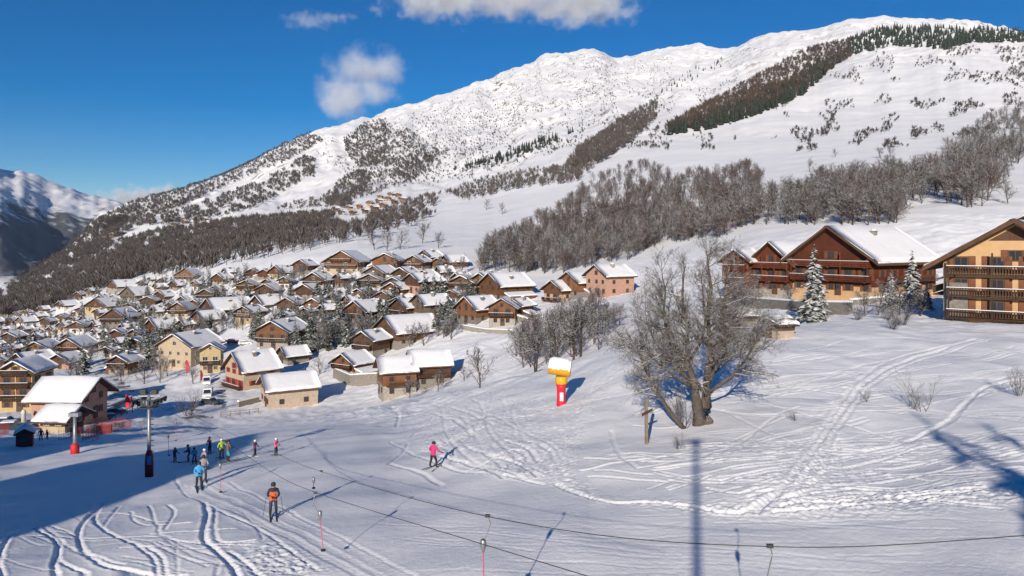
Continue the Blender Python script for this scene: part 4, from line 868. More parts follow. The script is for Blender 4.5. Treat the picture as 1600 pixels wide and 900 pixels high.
for x, y, h, lab in [(1352, 494, 4.5, 'snowy bare tree below the terrace of the apartment chalet'), (1372, 492, 5.5, 'bare tree left of the shorter snowy fir'), (1405, 492, 5.5, 'bare tree between the two small firs'), (1438, 494, 4.8, 'bare tree at the left corner of the balcony chalet'), (1232, 482, 5, 'bare tree above the stone hut'), (1165, 485, 5.5, 'bare tree behind the crown of the big tree')]:
    tree('bare_tree', random.choice(BT_[:4]), hit(x, y, 60), h, lab, 'tree')
for x, y, h, lab in [(295, 650, 5.2, 'large round bare bush on the snowy bank beside the road'), (1290, 497, 2.0, 'bare bush below the retaining wall, left'), (1340, 500, 2.2, 'bare bush below the terrace, middle'), (1385, 500, 2.6, 'bare bush before the two small firs'), (1410, 508, 3.0, 'tall bare shrub on the snow before the chalets'), (1395, 515, 2.2, 'thin shrub beside the tall bare shrub')]:
    tree('bare_bush', random.choice(BU_), hit(x, y, 60), h, lab, 'bush')
for x, y, h, w, lab in [(1272, 502, 11.5, 0, 'tall snowy fir in front of the big apartment chalet'), (1425, 480, 8.5, 1, 'snowy fir beside the balcony chalet'), (1392, 484, 6.0, 2, 'shorter snowy fir left of its neighbour by the annex'), (1448, 484, 4.5, 3, 'small dark fir in the shade of the balcony chalet')]:
    p = hit(x, y, 60); tree('snowy_fir', conifer(90 + w, 10, .24, 22, 14, ('bark', 'laden_needle')), p, h * (p.y / 105), lab, 'tree')
# ---- the big double-trunked tree
def hero_tree():
    base = hit(1098, 662, 20); r = random.Random(4); root = empty('big_bare_tree', base, label='big double trunked bare tree with snow on its limbs', cat='tree')
    D = base.y / FPX                                       # metres per photograph pixel at the tree
    t = MB(); br = MB(); 
    def tk(pts, rad, n=9): t.tube([Vector((x * D, dy, z * D * .84)) for x, dy, z in pts], [q * D * (.50 if rad[0] > 15 else .42) for q in rad], n, 0, True)
    stems = [([(6, 0, -12), (7, .1, 30), (8, .1, 70), (12, .2, 130), (9, .3, 190), (16, .4, 250), (12, .5, 300), (16, .5, 322)], [24, 17, 13, 10, 7.5, 5.5, 3, 1]),
             ([(-7, -.1, -12), (-8, -.1, 30), (-15, -.2, 75), (-28, -.3, 120), (-26, -.4, 180), (-36, -.5, 240), (-30, -.6, 300)], [22, 16, 12, 9, 6.5, 4, 1]),
             ([(4, .1, 60), (22, .2, 110), (34, .5, 160), (38, .8, 215), (50, 1, 280)], [10, 8, 6, 4, 1]),
             ([(-22, -.2, 75), (-48, -.6, 130), (-62, -.9, 190), (-64, -1.1, 250), (-70, -1.2, 290)], [9, 7, 5, 3, 1]),
             ([(-30, -.3, -8), (-58, -.5, 30), (-84, -.7, 80), (-98, -.9, 125), (-122, -1, 170)], [9, 8, 6, 4, 1.5]),
             ([(10, .1, 58), (38, -.6, 90), (64, -1.2, 140), (84, -1.6, 200)], [7, 5, 3.5, 1]),
             ([(-18, -.2, 70), (-54, -1, 96), (-84, -1.6, 130), (-108, -2, 180)], [7, 5, 3.5, 1]), ([(8, .2, 84), (46, 1, 112), (82, 1.6, 150), (102, 1.8, 190)], [6, 4.5, 3, 1]),
             ([(8, .2, 100), (40, .8, 140), (66, 1.2, 190), (78, 1.4, 240)], [7, 5, 3, 1]), ([(-26, -.3, 112), (-8, -.8, 160), (-4, -1.1, 220), (-10, -1.2, 285)], [7, 5, 3, 1]),
             ([(12, .2, 130), (30, -.5, 180), (28, -.8, 240), (36, -.9, 295)], [6, 5, 3, 1]), ([(-16, -.2, 80), (-52, -1.2, 110), (-84, -1.8, 160), (-100, -2.2, 215)], [6, 5, 3, 1]), ([(4, 0, 50), (4, -1.4, 95), (20, -2.2, 150), (16, -2.6, 215)], [7, 5, 3.5, 1]),
             ([(0, .2, 60), (-20, 1.4, 110), (-40, 2.2, 170), (-34, 2.6, 240)], [7, 5, 3.5, 1])]
    P = dict(seg=[4, 3, 2, 2], sides=[4, 3, 3, 3], nb=[7, 5, 4, 0], mat=[0, 0, 0, 0], wig=[.16, .2, .22, .22], up=[.07, .05, .03, 0], tap=[.8, .8, .7, .6], t0=[.15, .12, .1], ang=[(25, 58), (25, 60), (25, 60)], len=[(.42, .7), (.4, .7), (.4, .8)], rr=[.55, .55, .6], rmin=.0065)
    for pts, rad in stems:
        # smooth the stem
        V = [Vector(q) for q in pts]; Rr = list(rad); VV = []; RR = []
        for i in range(len(V) - 1):
            for u in (0, .5):
                a = V[max(i - 1, 0)]; b_ = V[i]; c = V[i + 1]; d = V[min(i + 2, len(V) - 1)]
                VV.append(.5 * (2 * b_ + (c - a) * u + (2 * a - 5 * b_ + 4 * c - d) * u * u + (3 * b_ - a - 3 * c + d) * u ** 3) + Vector((r.uniform(-2, 2), 0, 0)) * (i > 0)); RR.append(Rr[i] + (Rr[i + 1] - Rr[i]) * u)
        VV.append(V[-1]); RR.append(Rr[-1]); tk(VV, RR, 10 if rad[0] > 15 else 7)
        n = max(13, int(len(VV) * 3.2))
        for k in range(n):
            u = r.uniform(.22 if rad[0] < 20 else .38, 1.0) * (len(VV) - 1); i = min(int(u), len(VV) - 2); f = u - i
            q = VV[i].lerp(VV[i + 1], f); q = Vector((q.x * D, q.y, q.z * D * .84)); ax = VV[i + 1] - VV[i]; ax = Vector((ax.x * D, ax.y, ax.z * D * .84)).normalized()
            out = Vector((q.x, q.y, 0)); out = out.normalized() if out.length > .3 else Vector((0, 0, 0)); an = R(r.uniform(30, 70))
            dn = (ax * math.cos(an) + rnd_perp(ax, r) * math.sin(an) + out * .5 + Vector((0, 0, -.12))).normalized()
            grow(br, q, dn, r.uniform(1.3, 2.7) * (1 - .3 * u / len(VV)), max(.014, min(.055, (RR[i]) * D * .26)), 0, r, P)
    t.build('trunk', 'hero_bark', root, smooth=True); br.build('crown', 'hero_twig', root, smooth=True)
    FOOT.append((base.x, base.y, 2))
hero_tree()
for x, y, h, n, lab in [(1068, 668, 2.3, 12, 'bare shrub at the foot of the big tree'), (1060, 702, 1.1, 10, 'low twigs in the snow before the big tree'), (1240, 658, .8, 7, 'little tuft of twigs right of the big tree'), (1440, 642, 2.4, 4, 'thin sapling on the open slope'), (1425, 640, 1.3, 5, 'small twiggy shrub beside the thin sapling'), (1452, 632, .9, 4, 'low twigs right of the thin sapling'), (1590, 618, 1.7, 9, 'bare shrub at the right edge of the slope'), (1352, 628, .9, 7, 'low twigs beside the trodden trail')]:
    p = hit(x, y, 20); tree('slope_shrub', bush(int(x), 3, ('hero_bark', 'hero_twig'), n, 30), p, h * p.y / 42, lab, 'shrub')
# ---- far woods on the mountainside: masses of small trees
def far_proto(kind, seed):
    r = random.Random(seed); V = []; F = []
    if kind == 'fir':
        for i in range(3):
            z0 = .12 + .27 * i; rr = .2 * (1 - i * .27); o = len(V); k = 5
            V += [(rr * math.cos(6.283 * j / k + i) * r.uniform(.8, 1.2), rr * math.sin(6.283 * j / k + i) * r.uniform(.8, 1.2), z0 - .05) for j in range(k)] + [(0, 0, z0 + .42)]
            F += [(o + j, o + (j + 1) % k, o + k) for j in range(k)]
    else:
        for i in range(17):
            a = r.uniform(0, 6.283); rad = r.uniform(.03, .32); z = r.uniform(.2, .5); L = r.uniform(.3, .55) * (1 - rad); c, s = math.cos(a), math.sin(a); o = len(V); w = .035; tl = r.uniform(.1, .3)
            b0 = (c * rad * .5, s * rad * .5, z); t0 = (c * (rad + tl * .3), s * (rad + tl * .3), z + L); e = r.uniform(0, 6.283)
            V += [(b0[0] - w * math.cos(e), b0[1] - w * math.sin(e), b0[2]), (b0[0] + w * math.cos(e), b0[1] + w * math.sin(e), b0[2]), t0]; F.append((o, o + 1, o + 2))
            V += [(b0[0] - w * math.sin(e), b0[1] + w * math.cos(e), b0[2] + .05), (b0[0] + w * math.sin(e), b0[1] - w * math.cos(e), b0[2] + .05), (t0[0] + .05, t0[1] - .04, t0[2] * .92)]; F.append((o + 3, o + 4, o + 5))
        o = len(V); V += [(-.025, 0, 0), (.025, 0, 0), (0, 0, .7)]; F.append((o, o + 1, o + 2))
    return np.array(V), np.array(F)
PROT = {k: [far_proto(k, i) for i in range(5)] for k in ('fir', 'bare')}
def hits(P, dmin=150):
    return [hit(x, y, dmin, 9000, 420) for x, y in P]
def far_wood(name, label, pts, kind, mat, h0, h1, seed):
    r = np.random.default_rng(seed); Vs = []; Fs = []; o = 0
    for p in pts:
        V, F = PROT[kind][r.integers(5)]; h = r.uniform(h0, h1); a = r.uniform(0, 6.283); c, s = math.cos(a), math.sin(a); w = h * r.uniform(.8, 1.25)
        Vs.append(np.stack([(V[:, 0] * c - V[:, 1] * s) * w + p.x, (V[:, 0] * s + V[:, 1] * c) * w + p.y, V[:, 2] * h + p.z - .3], 1)); Fs.append(F + o); o += len(V)
    put(name, npmesh(name, np.concatenate(Vs), np.concatenate(Fs), mat, smooth=False), kind='stuff', label=label)
FL = [([(150, 345), (215, 312), (330, 272), (400, 241), (480, 205), (505, 220), (445, 254), (370, 284), (290, 320), (220, 352), (170, 380)], 2300), ([(536, 218), (570, 192), (603, 186), (605, 225), (598, 258), (560, 264), (540, 240)], 1000),
      ([(452, 260), (475, 243), (494, 250), (490, 278), (458, 278)], 320), ([(508, 322), (528, 285), (560, 265), (580, 272), (572, 300), (545, 328)], 520),
      ([(0, 458), (60, 424), (110, 390), (160, 384), (256, 360), (368, 344), (520, 336), (530, 358), (400, 378), (328, 398), (290, 412), (230, 428), (110, 470), (60, 490), (0, 497)], 6000), ([(200, 440), (400, 378), (530, 356), (640, 345), (700, 330), (600, 370), (470, 392), (340, 420)], 330), ([(0, 450), (60, 408), (100, 382), (155, 342), (205, 340), (160, 388), (90, 420)], 1500),
      ([(210, 355), (300, 322), (400, 285), (450, 262), (470, 285), (400, 325), (300, 350)], 1100), ([(600, 188), (640, 205), (690, 240), (640, 290), (600, 275)], 600)]
pts = [q for i, (pl, n) in enumerate(FL) for q in rand_in(pl, n, 60 + i) if gnoise(np.array(q[0] / 17.), np.array(q[1] / 9.)) > (-.38 if n in (2300, 1500, 1000) else -.2)]
far_wood('flank_wood', 'brown grey wood covering the left flank of the mountain', hits(pts), 'bare', 'far_twig', 8, 15, 1)
LARCH = [(1040, 206), (1090, 172), (1150, 138), (1210, 106), (1260, 78), (1330, 62), (1330, 90), (1285, 118), (1248, 148), (1190, 172), (1110, 198)]
far_wood('larch_wood', 'russet larch band running up the mountain', hits(rand_in(LARCH, 1500, 22)), 'bare', 'far_larch', 14, 21, 2)
FIRE = [(1040, 210), (1110, 186), (1190, 160), (1240, 135), (1270, 100), (1300, 92), (1330, 85), (1285, 122), (1250, 152), (1190, 178), (1110, 203), (1050, 212)]
far_wood('fir_edge', 'dark snowy firs along the lower edge of the larch band', hits(rand_in(FIRE, 620, 23)), 'fir', 'far_needle', 13, 20, 3)
RIDGE = [(1325, 62), (1380, 44), (1450, 42), (1600, 48), (1640, 50), (1640, 66), (1520, 68), (1480, 78), (1400, 72), (1325, 88)]
far_wood('ridge_wood', 'dark fir wood along the crest at the upper right', hits(rand_in(RIDGE, 900, 24)), 'fir', 'far_needle', 13, 20, 4)
MIDB = [(1028, 155), (1025, 188), (985, 225), (940, 255), (885, 268), (905, 236), (960, 196), (1005, 168)]
far_wood('middle_wood', 'dark band of wood climbing the middle of the mountain', hits(rand_in(MIDB, 700, 25)), 'bare', 'far_twig', 12, 19, 5)
far_wood('thin_firs', 'thin rows of firs on the middle slope', hits(rand_in([(705, 268), (780, 242), (850, 217), (900, 205), (850, 232), (770, 262)], 150, 26) + rand_in([(985, 160), (1040, 140), (1070, 108), (1120, 90), (1150, 92), (1060, 140)], 40, 27)), 'fir', 'far_needle', 9, 15, 6)
BEL = [rand_in([(695, 305), (760, 278), (860, 262), (930, 262), (900, 285), (800, 298), (730, 315)], 380, 28), rand_in([(570, 345), (620, 322), (690, 300), (680, 322), (610, 352)], 170, 29), rand_in([(300, 400), (420, 345), (520, 345), (530, 365), (440, 385), (330, 405)], 260, 30), rand_in([(420, 330), (520, 300), (600, 270), (700, 235), (690, 262), (600, 300), (520, 325)], 420, 33),
       rand_in([(1555, 75), (1600, 70), (1620, 110), (1600, 130), (1570, 110)], 80, 31), rand_in([(1480, 75), (1515, 78), (1510, 90), (1480, 88)], 24, 32), rand_in([(600, 190), (640, 215), (680, 250), (600, 280), (560, 285)], 240, 34)]
far_wood('slope_thickets', 'bare thickets scattered over the lower mountain', hits(sum(BEL, [])), 'bare', 'far_twig', 7, 13, 7)
SC = [q for q in rand_in([(480, 225), (620, 185), (800, 118), (925, 85), (1130, 82), (1300, 60), (1520, 60), (1600, 80), (1600, 200), (1450, 230), (1200, 240), (1050, 235), (900, 230), (700, 290), (560, 300)], 9500, 41) if gnoise(np.array(q[0] / 40.), np.array(q[1] / 22.)) > -.12 + (.28 if q[0] > 1050 else 0)]
SC += rand_in([(880, 95), (925, 84), (965, 98), (960, 150), (900, 160)], 260, 42) + rand_in([(620, 195), (760, 150), (840, 190), (720, 250), (620, 260)], 900, 43)
far_wood('mountain_scrub', 'dark scrub speckling the snowy mountain', hits(SC), 'bare', 'scrub', 2.5, 9, 8)
# ------------------------------------------------------------------ off-frame neighbours that throw the long shadows
def shade_building(name, label, x0, x1, y0, y1, zb, ze, zr, off=0):
    root = empty(name, ((x0 + x1) / 2, (y0 + y1) / 2, zb), label=label, cat='building'); w = (x1 - x0) / 2; l = (y1 - y0) / 2; h = ze - zb; k = zr - zb
    MB().prism([(-w + .8, -2), (w - .8, -2), (w - .8, h), (off, k - .5), (-w + .8, h)], -l, l).build('wall', 'cream', root)
    MB().prism([(-w, h - .3), (off, k - .3), (w, h - .3), (w, h), (off, k), (-w, h)], -l - 1, l + 1).build('roof', 'dark_timber', root)
    for f in range(int(h / 2.8)):
        for i in range(5):
            win(root, 'wood', -w + 2 * w * (i + .5) / 5, l + .03, f * 2.8 + 1, 1.1, 1.2, math.pi)
    return root
shade_building('lift_hotel', 'tall gabled hotel left of the view whose shadow lies across the piste', -57, -38.2, -26, -6, -15, 5.2, 10.8, -3)
shade_building('lift_station', 'long lift station left of the view shading the village end of the piste', -86, -66, -10, 8, -22, 5.0, 10.0)
# chairlift mast beside the camera
def chair_mast():
    x, y = -3.9, -16.0; root = empty('chairlift_mast', (x, y, -12), label='tall chairlift mast behind the view throwing a straight shadow', cat='lift mast')
    MB().tube([(0, 0, -1), (0, 0, 21.6)], [.19, .14], 12).build('mast', 'galvanised', root)
    MB().box(-.3, .3, -.3, .3, 21.6, 21.9).build('mast_head', 'dark_metal', root)
chair_mast()
def chair():
    root = empty('lift_chair', (2.6, -6.5, -4.0), label='chairlift seat behind the view', cat='lift chair')
    MB().tube([(0, 0, 3.0), (0, .5, 2.6), (0, .5, .4), (0, 0, 0)], .045, 6).build('hanger', 'galvanised', root)
    MB().box(-.9, .9, -.5, .02, -.06, .02).build('seat', 'dark_metal', root); MB().box(-.9, .9, .03, .1, 0, .7).build('backrest', 'dark_metal', root)
chair()
for x, y, h, me, lab in [(11.0, -12, 22, 1, 'tall spruce behind the view shading the slope'), (14.5, -9.5, 20, 2, 'second tall spruce behind the view shading the slope'), (17.8, -6, 18, 3, 'third spruce behind the view shading the slope')]:
    put('shading_spruce', CO_[me], None, (x, y, -10.8), (0, 0, me), (h / 10,) * 3, lab, 'tree')
# ------------------------------------------------------------------ ski lift in the picture
def px3(x, y, d): return Vector(((x - HX) / FPX * d, d, (HY - y) / FPX * d))
def bez(P, n=12):
    P = [Vector(p) for p in P]; Q = [2 * P[0] - P[1]] + P + [2 * P[-1] - P[-2]]; out = []
    for i in range(1, len(Q) - 2):
        for k in range(n):
            t = k / n; a, b, c, d = Q[i - 1:i + 3]; out.append(.5 * ((2 * b) + (c - a) * t + (2 * a - 5 * b + 4 * c - d) * t * t + (3 * b - a - 3 * c + d) * t ** 3))
    return out + [P[-1]]
def cable(name, label, P, r=.014): MB().tube(bez(P), r, 5).build(name, 'rope', None, label=label, cat='cable')
CA = [px3(233, 628, 60), px3(330, 676, 46), px3(420, 735, 37), px3(495, 770, 29), px3(757, 851, 18.6), px3(1000, 925, 14)]
CB = [px3(262, 632, 61), px3(430, 708, 46), px3(500, 736, 40), px3(762, 807, 20), px3(1203, 854, 16), px3(1680, 832, 16)]
cable('drag_cable', 'nearer drag lift cable running down towards the pylon', CA, .011); cable('drag_cable', 'farther drag lift cable sagging across the whole piste', CB, .011)
def hanger(label, top, hook, box, end, s=1.0):
    """a button-lift hanger: clamp on the cable, bent rod, spring box, coloured pole and seat disc; px points at one distance"""
    x, y, d = top; T = px3(x, y, d); root = empty('drag_lift_hanger', T, label=label, cat='lift hanger', group='drag lift hangers')
    q = lambda p: px3(p[0], p[1], d) - T
    MB().box(-.07 * s, .07 * s, -.03 * s, .03 * s, -.04 * s, .04 * s).build('clamp', 'dark_metal', root)
    if hook: MB().tube(bez([q((x, y))] + [q(p) for p in hook] + [q(box)], 6), .016 * s, 5).build('rod', 'galvanised', root)
    b = q(box); MB().lathe([(.02, .17), (.075, .13), (.09, 0), (.065, -.11), (.03, -.2)], 10, b).build('spring_box', 'galvanised', root, smooth=True)
    e = q(end); MB().tube([b - Vector((0, 0, .2)), e], .018 * s, 6).build('pole', 'pink_pole', root)
    MB().lathe([(.03, .04), (.10, .0), (.10, -.04), (.02, -.06)], 10, e).build('seat_disc', 'rubber', root, smooth=True)
hanger('drag lift hanger below the orange skier, its pink pole hanging free', (493, 770, 29), [(490, 784), (494, 795)], (500, 804), (505, 859))
hanger('nearest drag lift hanger at the bottom centre of the picture', (762, 806, 20), [(766, 818), (762, 832)], (755, 851), (756, 925))
hanger('drag lift hanger at the bottom right without skier', (1203, 853, 16), [(1206, 868), (1202, 888)], (1196, 915), (1196, 980))
hanger('small far hanger swinging above the middle of the piste', (502, 736, 40), [(503, 741), (497, 747)], (490, 750), (490, 762))
hanger('hanger with disc resting beside the blue jacketed skier', (342, 722, 45), None, (344, 728), (345, 768))
hanger('far hanger before the pylon held by the child', (262, 676, 60), None, (263, 681), (264, 711))
hanger('far hanger right of the pylon over the sunlit bank', (275, 656, 76), None, (275, 661), (275, 688))
hanger('far hanger left of the pylon over the sunlit bank', (223, 652, 84), None, (224, 657), (224, 678))
def pylon(label, x, yb, yt, pad, arm=True, dmat='dark_red_pad'):
    p = hit(x, yb, 20); H = (yb - yt) / FPX * p.y; root = empty('lift_pylon', p, label=label, cat='lift pylon'); k = p.y / FPX
    MB().tube([(0, 0, -.5), (0, 0, H)], [3.0 * k, 2.5 * k], 12).build('mast', 'galvanised', root, smooth=True)
    hp = pad * k; b = MB(); b.lathe([(6.2 * k, -.2), (6.4 * k, hp * .5), (5.4 * k, hp * .85), (3.1 * k, hp)], 12); po = b.build('padding', dmat, root, smooth=True)
    if arm:
        MB().box(.5 * k, 6 * k, -7.0 * k, -6.5 * k, hp * .5, hp * .82).build('sign', 'blue_sign', po)
        MB().tube([(-17 * k, 0, H - .1), (18 * k, 0, H - .1)], .06, 8).tube([(-6 * k, 0, H - 1.0), (-15 * k, 0, H - .15)], .04, 6).tube([(6 * k, 0, H - 1.0), (16 * k, 0, H - .15)], .04, 6).build('crossarm', 'galvanised', root)
        for s in (-1, 1):
            b = MB(); b.box(s * 16 * k - .06, s * 16 * k + .06, -1.1, 1.1, H - .45, H - .3)
            for i in range(4): b.tube([(s * 16 * k - .06, -.9 + i * .6, H - .5), (s * 16 * k + .06, -.9 + i * .6, H - .5)], .17, 10)
            b.build('sheave_train', 'dark_metal', root)
        b = MB(); b.box(-14 * k, 12 * k, -.4, .4, H - .95, H - .9); railing(b, -14 * k, 12 * k, -.3, .3, H - .9, .6, n=5); b.build('work_platform', 'dark_metal', root)
        for x0 in (-8, 9): MB().box(x0 * k - .2, x0 * k + .2, -.2, .2, H + .05, H + .42).build('motor_box', 'dark_metal', root)
        b = MB()
        for i in range(int(H / .4)): b.box(-.2, .2, 5.5 * k, 5.5 * k + .1, .6 + i * .4, .64 + i * .4)
        b.build('ladder', 'galvanised', root)
    else:
        MB().box(-.5, .5, -.3, .3, H - .02, H + .35).build('head', 'galvanised', root)
pylon('drag lift pylon with crossarm and dark red padded foot beside the skiers', 233, 745, 617, 42)
pylon('farther slim lift pylon with bright red padded foot', 117, 709, 650, 17, False, 'red_pad')
# ------------------------------------------------------------------ snow gun and post
def snow_gun():
    p = hit(877, 632, 20); k = p.y / FPX; root = empty('snow_gun', p, label='yellow snow gun on a red padded tower, capped with snow', cat='snow gun')
    po = MB().lathe([(7.5 * k, -.3), (7.5 * k, 2 * k), (6.6 * k, 12 * k), (7 * k, 26 * k), (8.5 * k, 32 * k)], 14).build('padding', 'red_paint', root, smooth=True)
    MB().box(-2.6 * k, 2.6 * k, -7.5 * k, -7.0 * k, 7 * k, 20 * k).build('notice', 'white_paint', po)
    MB().lathe([(8.6 * k, 32.2 * k), (9.6 * k, 34 * k), (9.6 * k, 42 * k), (8 * k, 44 * k)], 14).build('machine_housing', 'yellow_paint', root, smooth=True)
    MB().box(-8 * k, 6 * k, -3 * k, 3 * k, 44.1 * k, 47 * k).build('yoke', 'dark_metal', root)
    c = Vector((-2 * k, 0, 58 * k)); a = Vector((.93, -.12, -.10)).normalized()
    def ring(prof, n=20):
        b = MB(); u = a.cross(Vector((0, 0, 1))).normalized(); v = u.cross(a); vs = [c + a * t * k + (u * math.cos(6.2832 * j / n) + v * math.sin(6.2832 * j / n)) * r_ * k for t, r_ in prof for j in range(n)]
        b.add(vs, [(i * n + j, i * n + (j + 1) % n, (i + 1) * n + (j + 1) % n, (i + 1) * n + j) for i in range(len(prof) - 1) for j in range(n)]); return b
    ring([(-17, 10.6), (-17.5, 12.2), (-10, 12.6), (10, 12.8), (15, 13.6), (17, 13.0), (17, 11)]).build('barrel', 'frosted_yellow', root, smooth=True)
    ring([(14, 11.5), (10, 11), (9, 2.5), (12, 2), (13, .1)]).build('fan', 'rubber', root, smooth=True)
    ring([(-15, 10.5), (-13, 10), (-11, .1)]).build('nozzle_ring', 'dark_metal', root, smooth=True)
    b = MB(); n = 9; vs = []
    for i in range(7):
        t = (-17 + 33 * i / 6) * k; u = a.cross(Vector((0, 0, 1))).normalized(); v = -u.cross(a)
        if v.z < 0: v = -v
        for rr in (12.9, 15.6 - (3 if i in (0, 6) else 0)):
            for j in range(n):
                w = R(20 + 140 * j / (n - 1)); q = rr if 0 < j < n - 1 else 12.95; vs.append(c + a * t + (u * math.cos(w) + v * math.sin(w)) * q * k)
    fs = []
    for i in range(6):
        for j in range(n - 1):
            o = i * 2 * n + j; fs += [(o, o + 1, o + 2 * n + 1, o + 2 * n), (o + n, o + 3 * n, o + 3 * n + 1, o + n + 1)]
        for j in (0, n - 1): o = i * 2 * n + j; fs.append((o, o + 2 * n, o + 3 * n, o + n))
    for i in (0, 6):
        for j in range(n - 1): o = i * 2 * n + j; fs.append((o, o + n, o + n + 1, o + 1))
    b.add(vs, fs).build('snow_cap', 'roof_snow', root, smooth=True)
snow_gun()
def post():
    p = hit(1010, 694, 20); k = p.y / FPX; root = empty('wooden_post', p, label='weathered wooden post with a small board left of the big tree', cat='post')
    MB().box(-2.3 * k, 2.3 * k, -2.3 * k, 2.3 * k, -.4, 72 * k).build('stake', 'wood_post', root)
    MB().add([(-8 * k, -3.4 * k, 44 * k), (9 * k, -3.4 * k, 53 * k), (9 * k, -3.4 * k, 57 * k), (-8 * k, -3.4 * k, 49 * k), (-8 * k, -4.6 * k, 44 * k), (9 * k, -4.6 * k, 53 * k), (9 * k, -4.6 * k, 57 * k), (-8 * k, -4.6 * k, 49 * k)], [(0, 1, 2, 3), (7, 6, 5, 4), (0, 4, 5, 1), (1, 5, 6, 2), (2, 6, 7, 3), (3, 7, 4, 0)]).build('board', 'dark_timber', root)
post()
# ------------------------------------------------------------------ skiers
for nme, c in dict(skin=(.45, .27, .19), j_orange=(.62, .13, .03), j_black=(.022, .022, .028), j_pink=(.62, .03, .16), j_blue=(.06, .33, .62), j_navy=(.025, .035, .09), j_lime=(.42, .56, .05), j_brown=(.16, .10, .08), j_purple=(.14, .04, .11), j_rose=(.60, .13, .20), j_turq=(.08, .42, .50), t_teal=(.03, .33, .35), t_black=(.02, .02, .024), t_dark=(.035, .035, .05), t_pink=(.60, .03, .17), helmet_white=(.75, .75, .75), helmet_black=(.03, .03, .03), j_grey=(.30, .28, .28), ski_red=(.4, .05, .05), goggle=(.02, .02, .025)).items():
    simple(nme, c, .65, .12, 6)
def person(label, x, yf, hpx, jacket, trous, helmet, face=0, spread=.04, lean=.04, arms='hold', skis=True, poles=False, crouch=0, skiang=0, bib=None, zoff=0, snowboard=False):
    p = hit(x, yf, 15, 160); Hm = hpx / FPX * p.y / 1.74
    root = empty('person', (p.x, p.y, p.z + .03), face, label=label, cat='person', group='skiers on the piste'); root.scale = (Hm,) * 3
    V = []; E = []; Rr = []; G = []
    def a(v, r, par, g):
        V.append(Vector(v)); Rr.append(r); G.append(g)
        if par is not None: E.append((par, len(V) - 1))
        return len(V) - 1
    c = crouch; z = -c * .5; ln = lean
    pel = a((0, .02 + c * .25, .94 + z), .145, None, 1); sp = a((0, .0 + c * .1, 1.14 + z), .14, pel, 0); ch = a((0, -ln - c * .1, 1.36 + z), .155, sp, 0); nk = a((0, -ln * 1.3 - c * .15, 1.5 + z), .065, ch, 2); hd = a((0, -ln * 1.5 - c * .2, 1.60 + z), .095, nk, 2); ht = a((0, -ln * 1.5 - c * .2, 1.69 + z), .085, hd, 2); a((0, -ln * 1.5 - .105 - c * .2, 1.595 + z), .018, hd, 2)
    for s in (-1, 1):
        h = a((s * .10, .02 + c * .2, .88 + z), .105, pel, 1); k = a((s * (.11 + spread * .6), -.06 - c * .3, .50 + z * .45), .082, h, 1); an = a((s * (.11 + spread), .02, .13), .068, k, 3); a((s * (.11 + spread), -.16, .07), .052, an, 3)
        sh = a((s * .20, -ln, 1.40 + z), .082, ch, 0)
        if arms == 'hold': el, wr = (s * .29, -.06 - ln, 1.14 + z), (s * .12 + .04, -.30 - ln, 1.08 + z)
        elif arms == 'down': el, wr = (s * .30, .03 - ln, 1.14 + z), (s * .33, -.10 - ln, .92 + z)
        elif arms == 'out': el, wr = (s * .36, -.02 - ln, 1.17 + z), (s * .46, -.22 - ln, 1.06 + z)
        else: el, wr = (s * .30, -.04 - ln, 1.15 + z), (s * .34, -.26 - ln, 1.02 + z)
        e = a(el, .062, sh, 0); w = a(wr, .048, e, 0); wv = Vector(wr); dv = (wv - Vector(el)).normalized(); h1 = a(wv + dv * .08, .038, w, 4)
        for q in range(4): a(wv + dv * (.15 + .015 * (q in (1, 2))) + Vector((s * .0, 0, .025 - .017 * q)), .012, h1, 4)
        a(wv + dv * .06 + Vector((-s * .055, -.02, .01)), .013, w, 4)
    bm = bmesh.new(); sk = bm.verts.layers.skin.verify(); vs = [bm.verts.new(v) for v in V]; bm.verts.ensure_lookup_table()
    for i, j in E: bm.edges.new((vs[i], vs[j]))
    for v, r_ in zip(vs, Rr): v[sk].radius = (r_, r_)
    vs[0][sk].use_root = True
    me = bpy.data.meshes.new('body'); bm.to_mesh(me); bm.free(); tmp = bpy.data.objects.new('body_tmp', me); COL.objects.link(tmp)
    tmp.modifiers.new('skin', 'SKIN').use_smooth_shade = True; tmp.modifiers.new('sub', 'SUBSURF').levels = 1
    dg = bpy.context.evaluated_depsgraph_get(); fm = bpy.data.meshes.new_from_object(tmp.evaluated_get(dg)); bpy.data.objects.remove(tmp)
    fm.materials.clear()
    for m in (jacket, trous, 'skin', 'rubber', 'j_black', bib or jacket): fm.materials.append(MAT[m])
    Ev = np.array([[*V[i], *V[j]] for i, j in E]); eg = [G[j] for i, j in E]
    for f in fm.polygons:
        q = np.array(f.center); A, B = Ev[:, :3], Ev[:, 3:]; t = np.clip(((q - A) * (B - A)).sum(1) / ((B - A) ** 2).sum(1), 0, 1); dd = np.linalg.norm(A + (B - A) * t[:, None] - q, axis=1)
        g = eg[int(np.argmin(dd))]
        if g == 0 and q[2] < .90 + z: g = 1
        if g == 1 and q[2] > .86 + z: g = 0
        if g == 2 and q[2] < 1.51 + z: g = 0
        if g == 0 and bib and abs(q[0]) < .2 and 1.02 + z < q[2] < 1.30 + z: g = 5
        if g == 0 and bib and q[2] < 1.02 + z: g = 5
        f.material_index = g; f.use_smooth = True
    fm.name = 'body'; put('body', fm, root)
    hy = -ln * 1.5 - c * .2
    MB().lathe([(.118, 1.585 + z), (.128, 1.64 + z), (.122, 1.70 + z), (.09, 1.755 + z), (.04, 1.78 + z)], 12, (0, hy + .015, 0)).build('helmet', helmet, root, smooth=True)
    MB().box(-.085, .085, hy - .125, hy - .09, 1.595 + z, 1.655 + z).build('goggles', 'goggle', root)
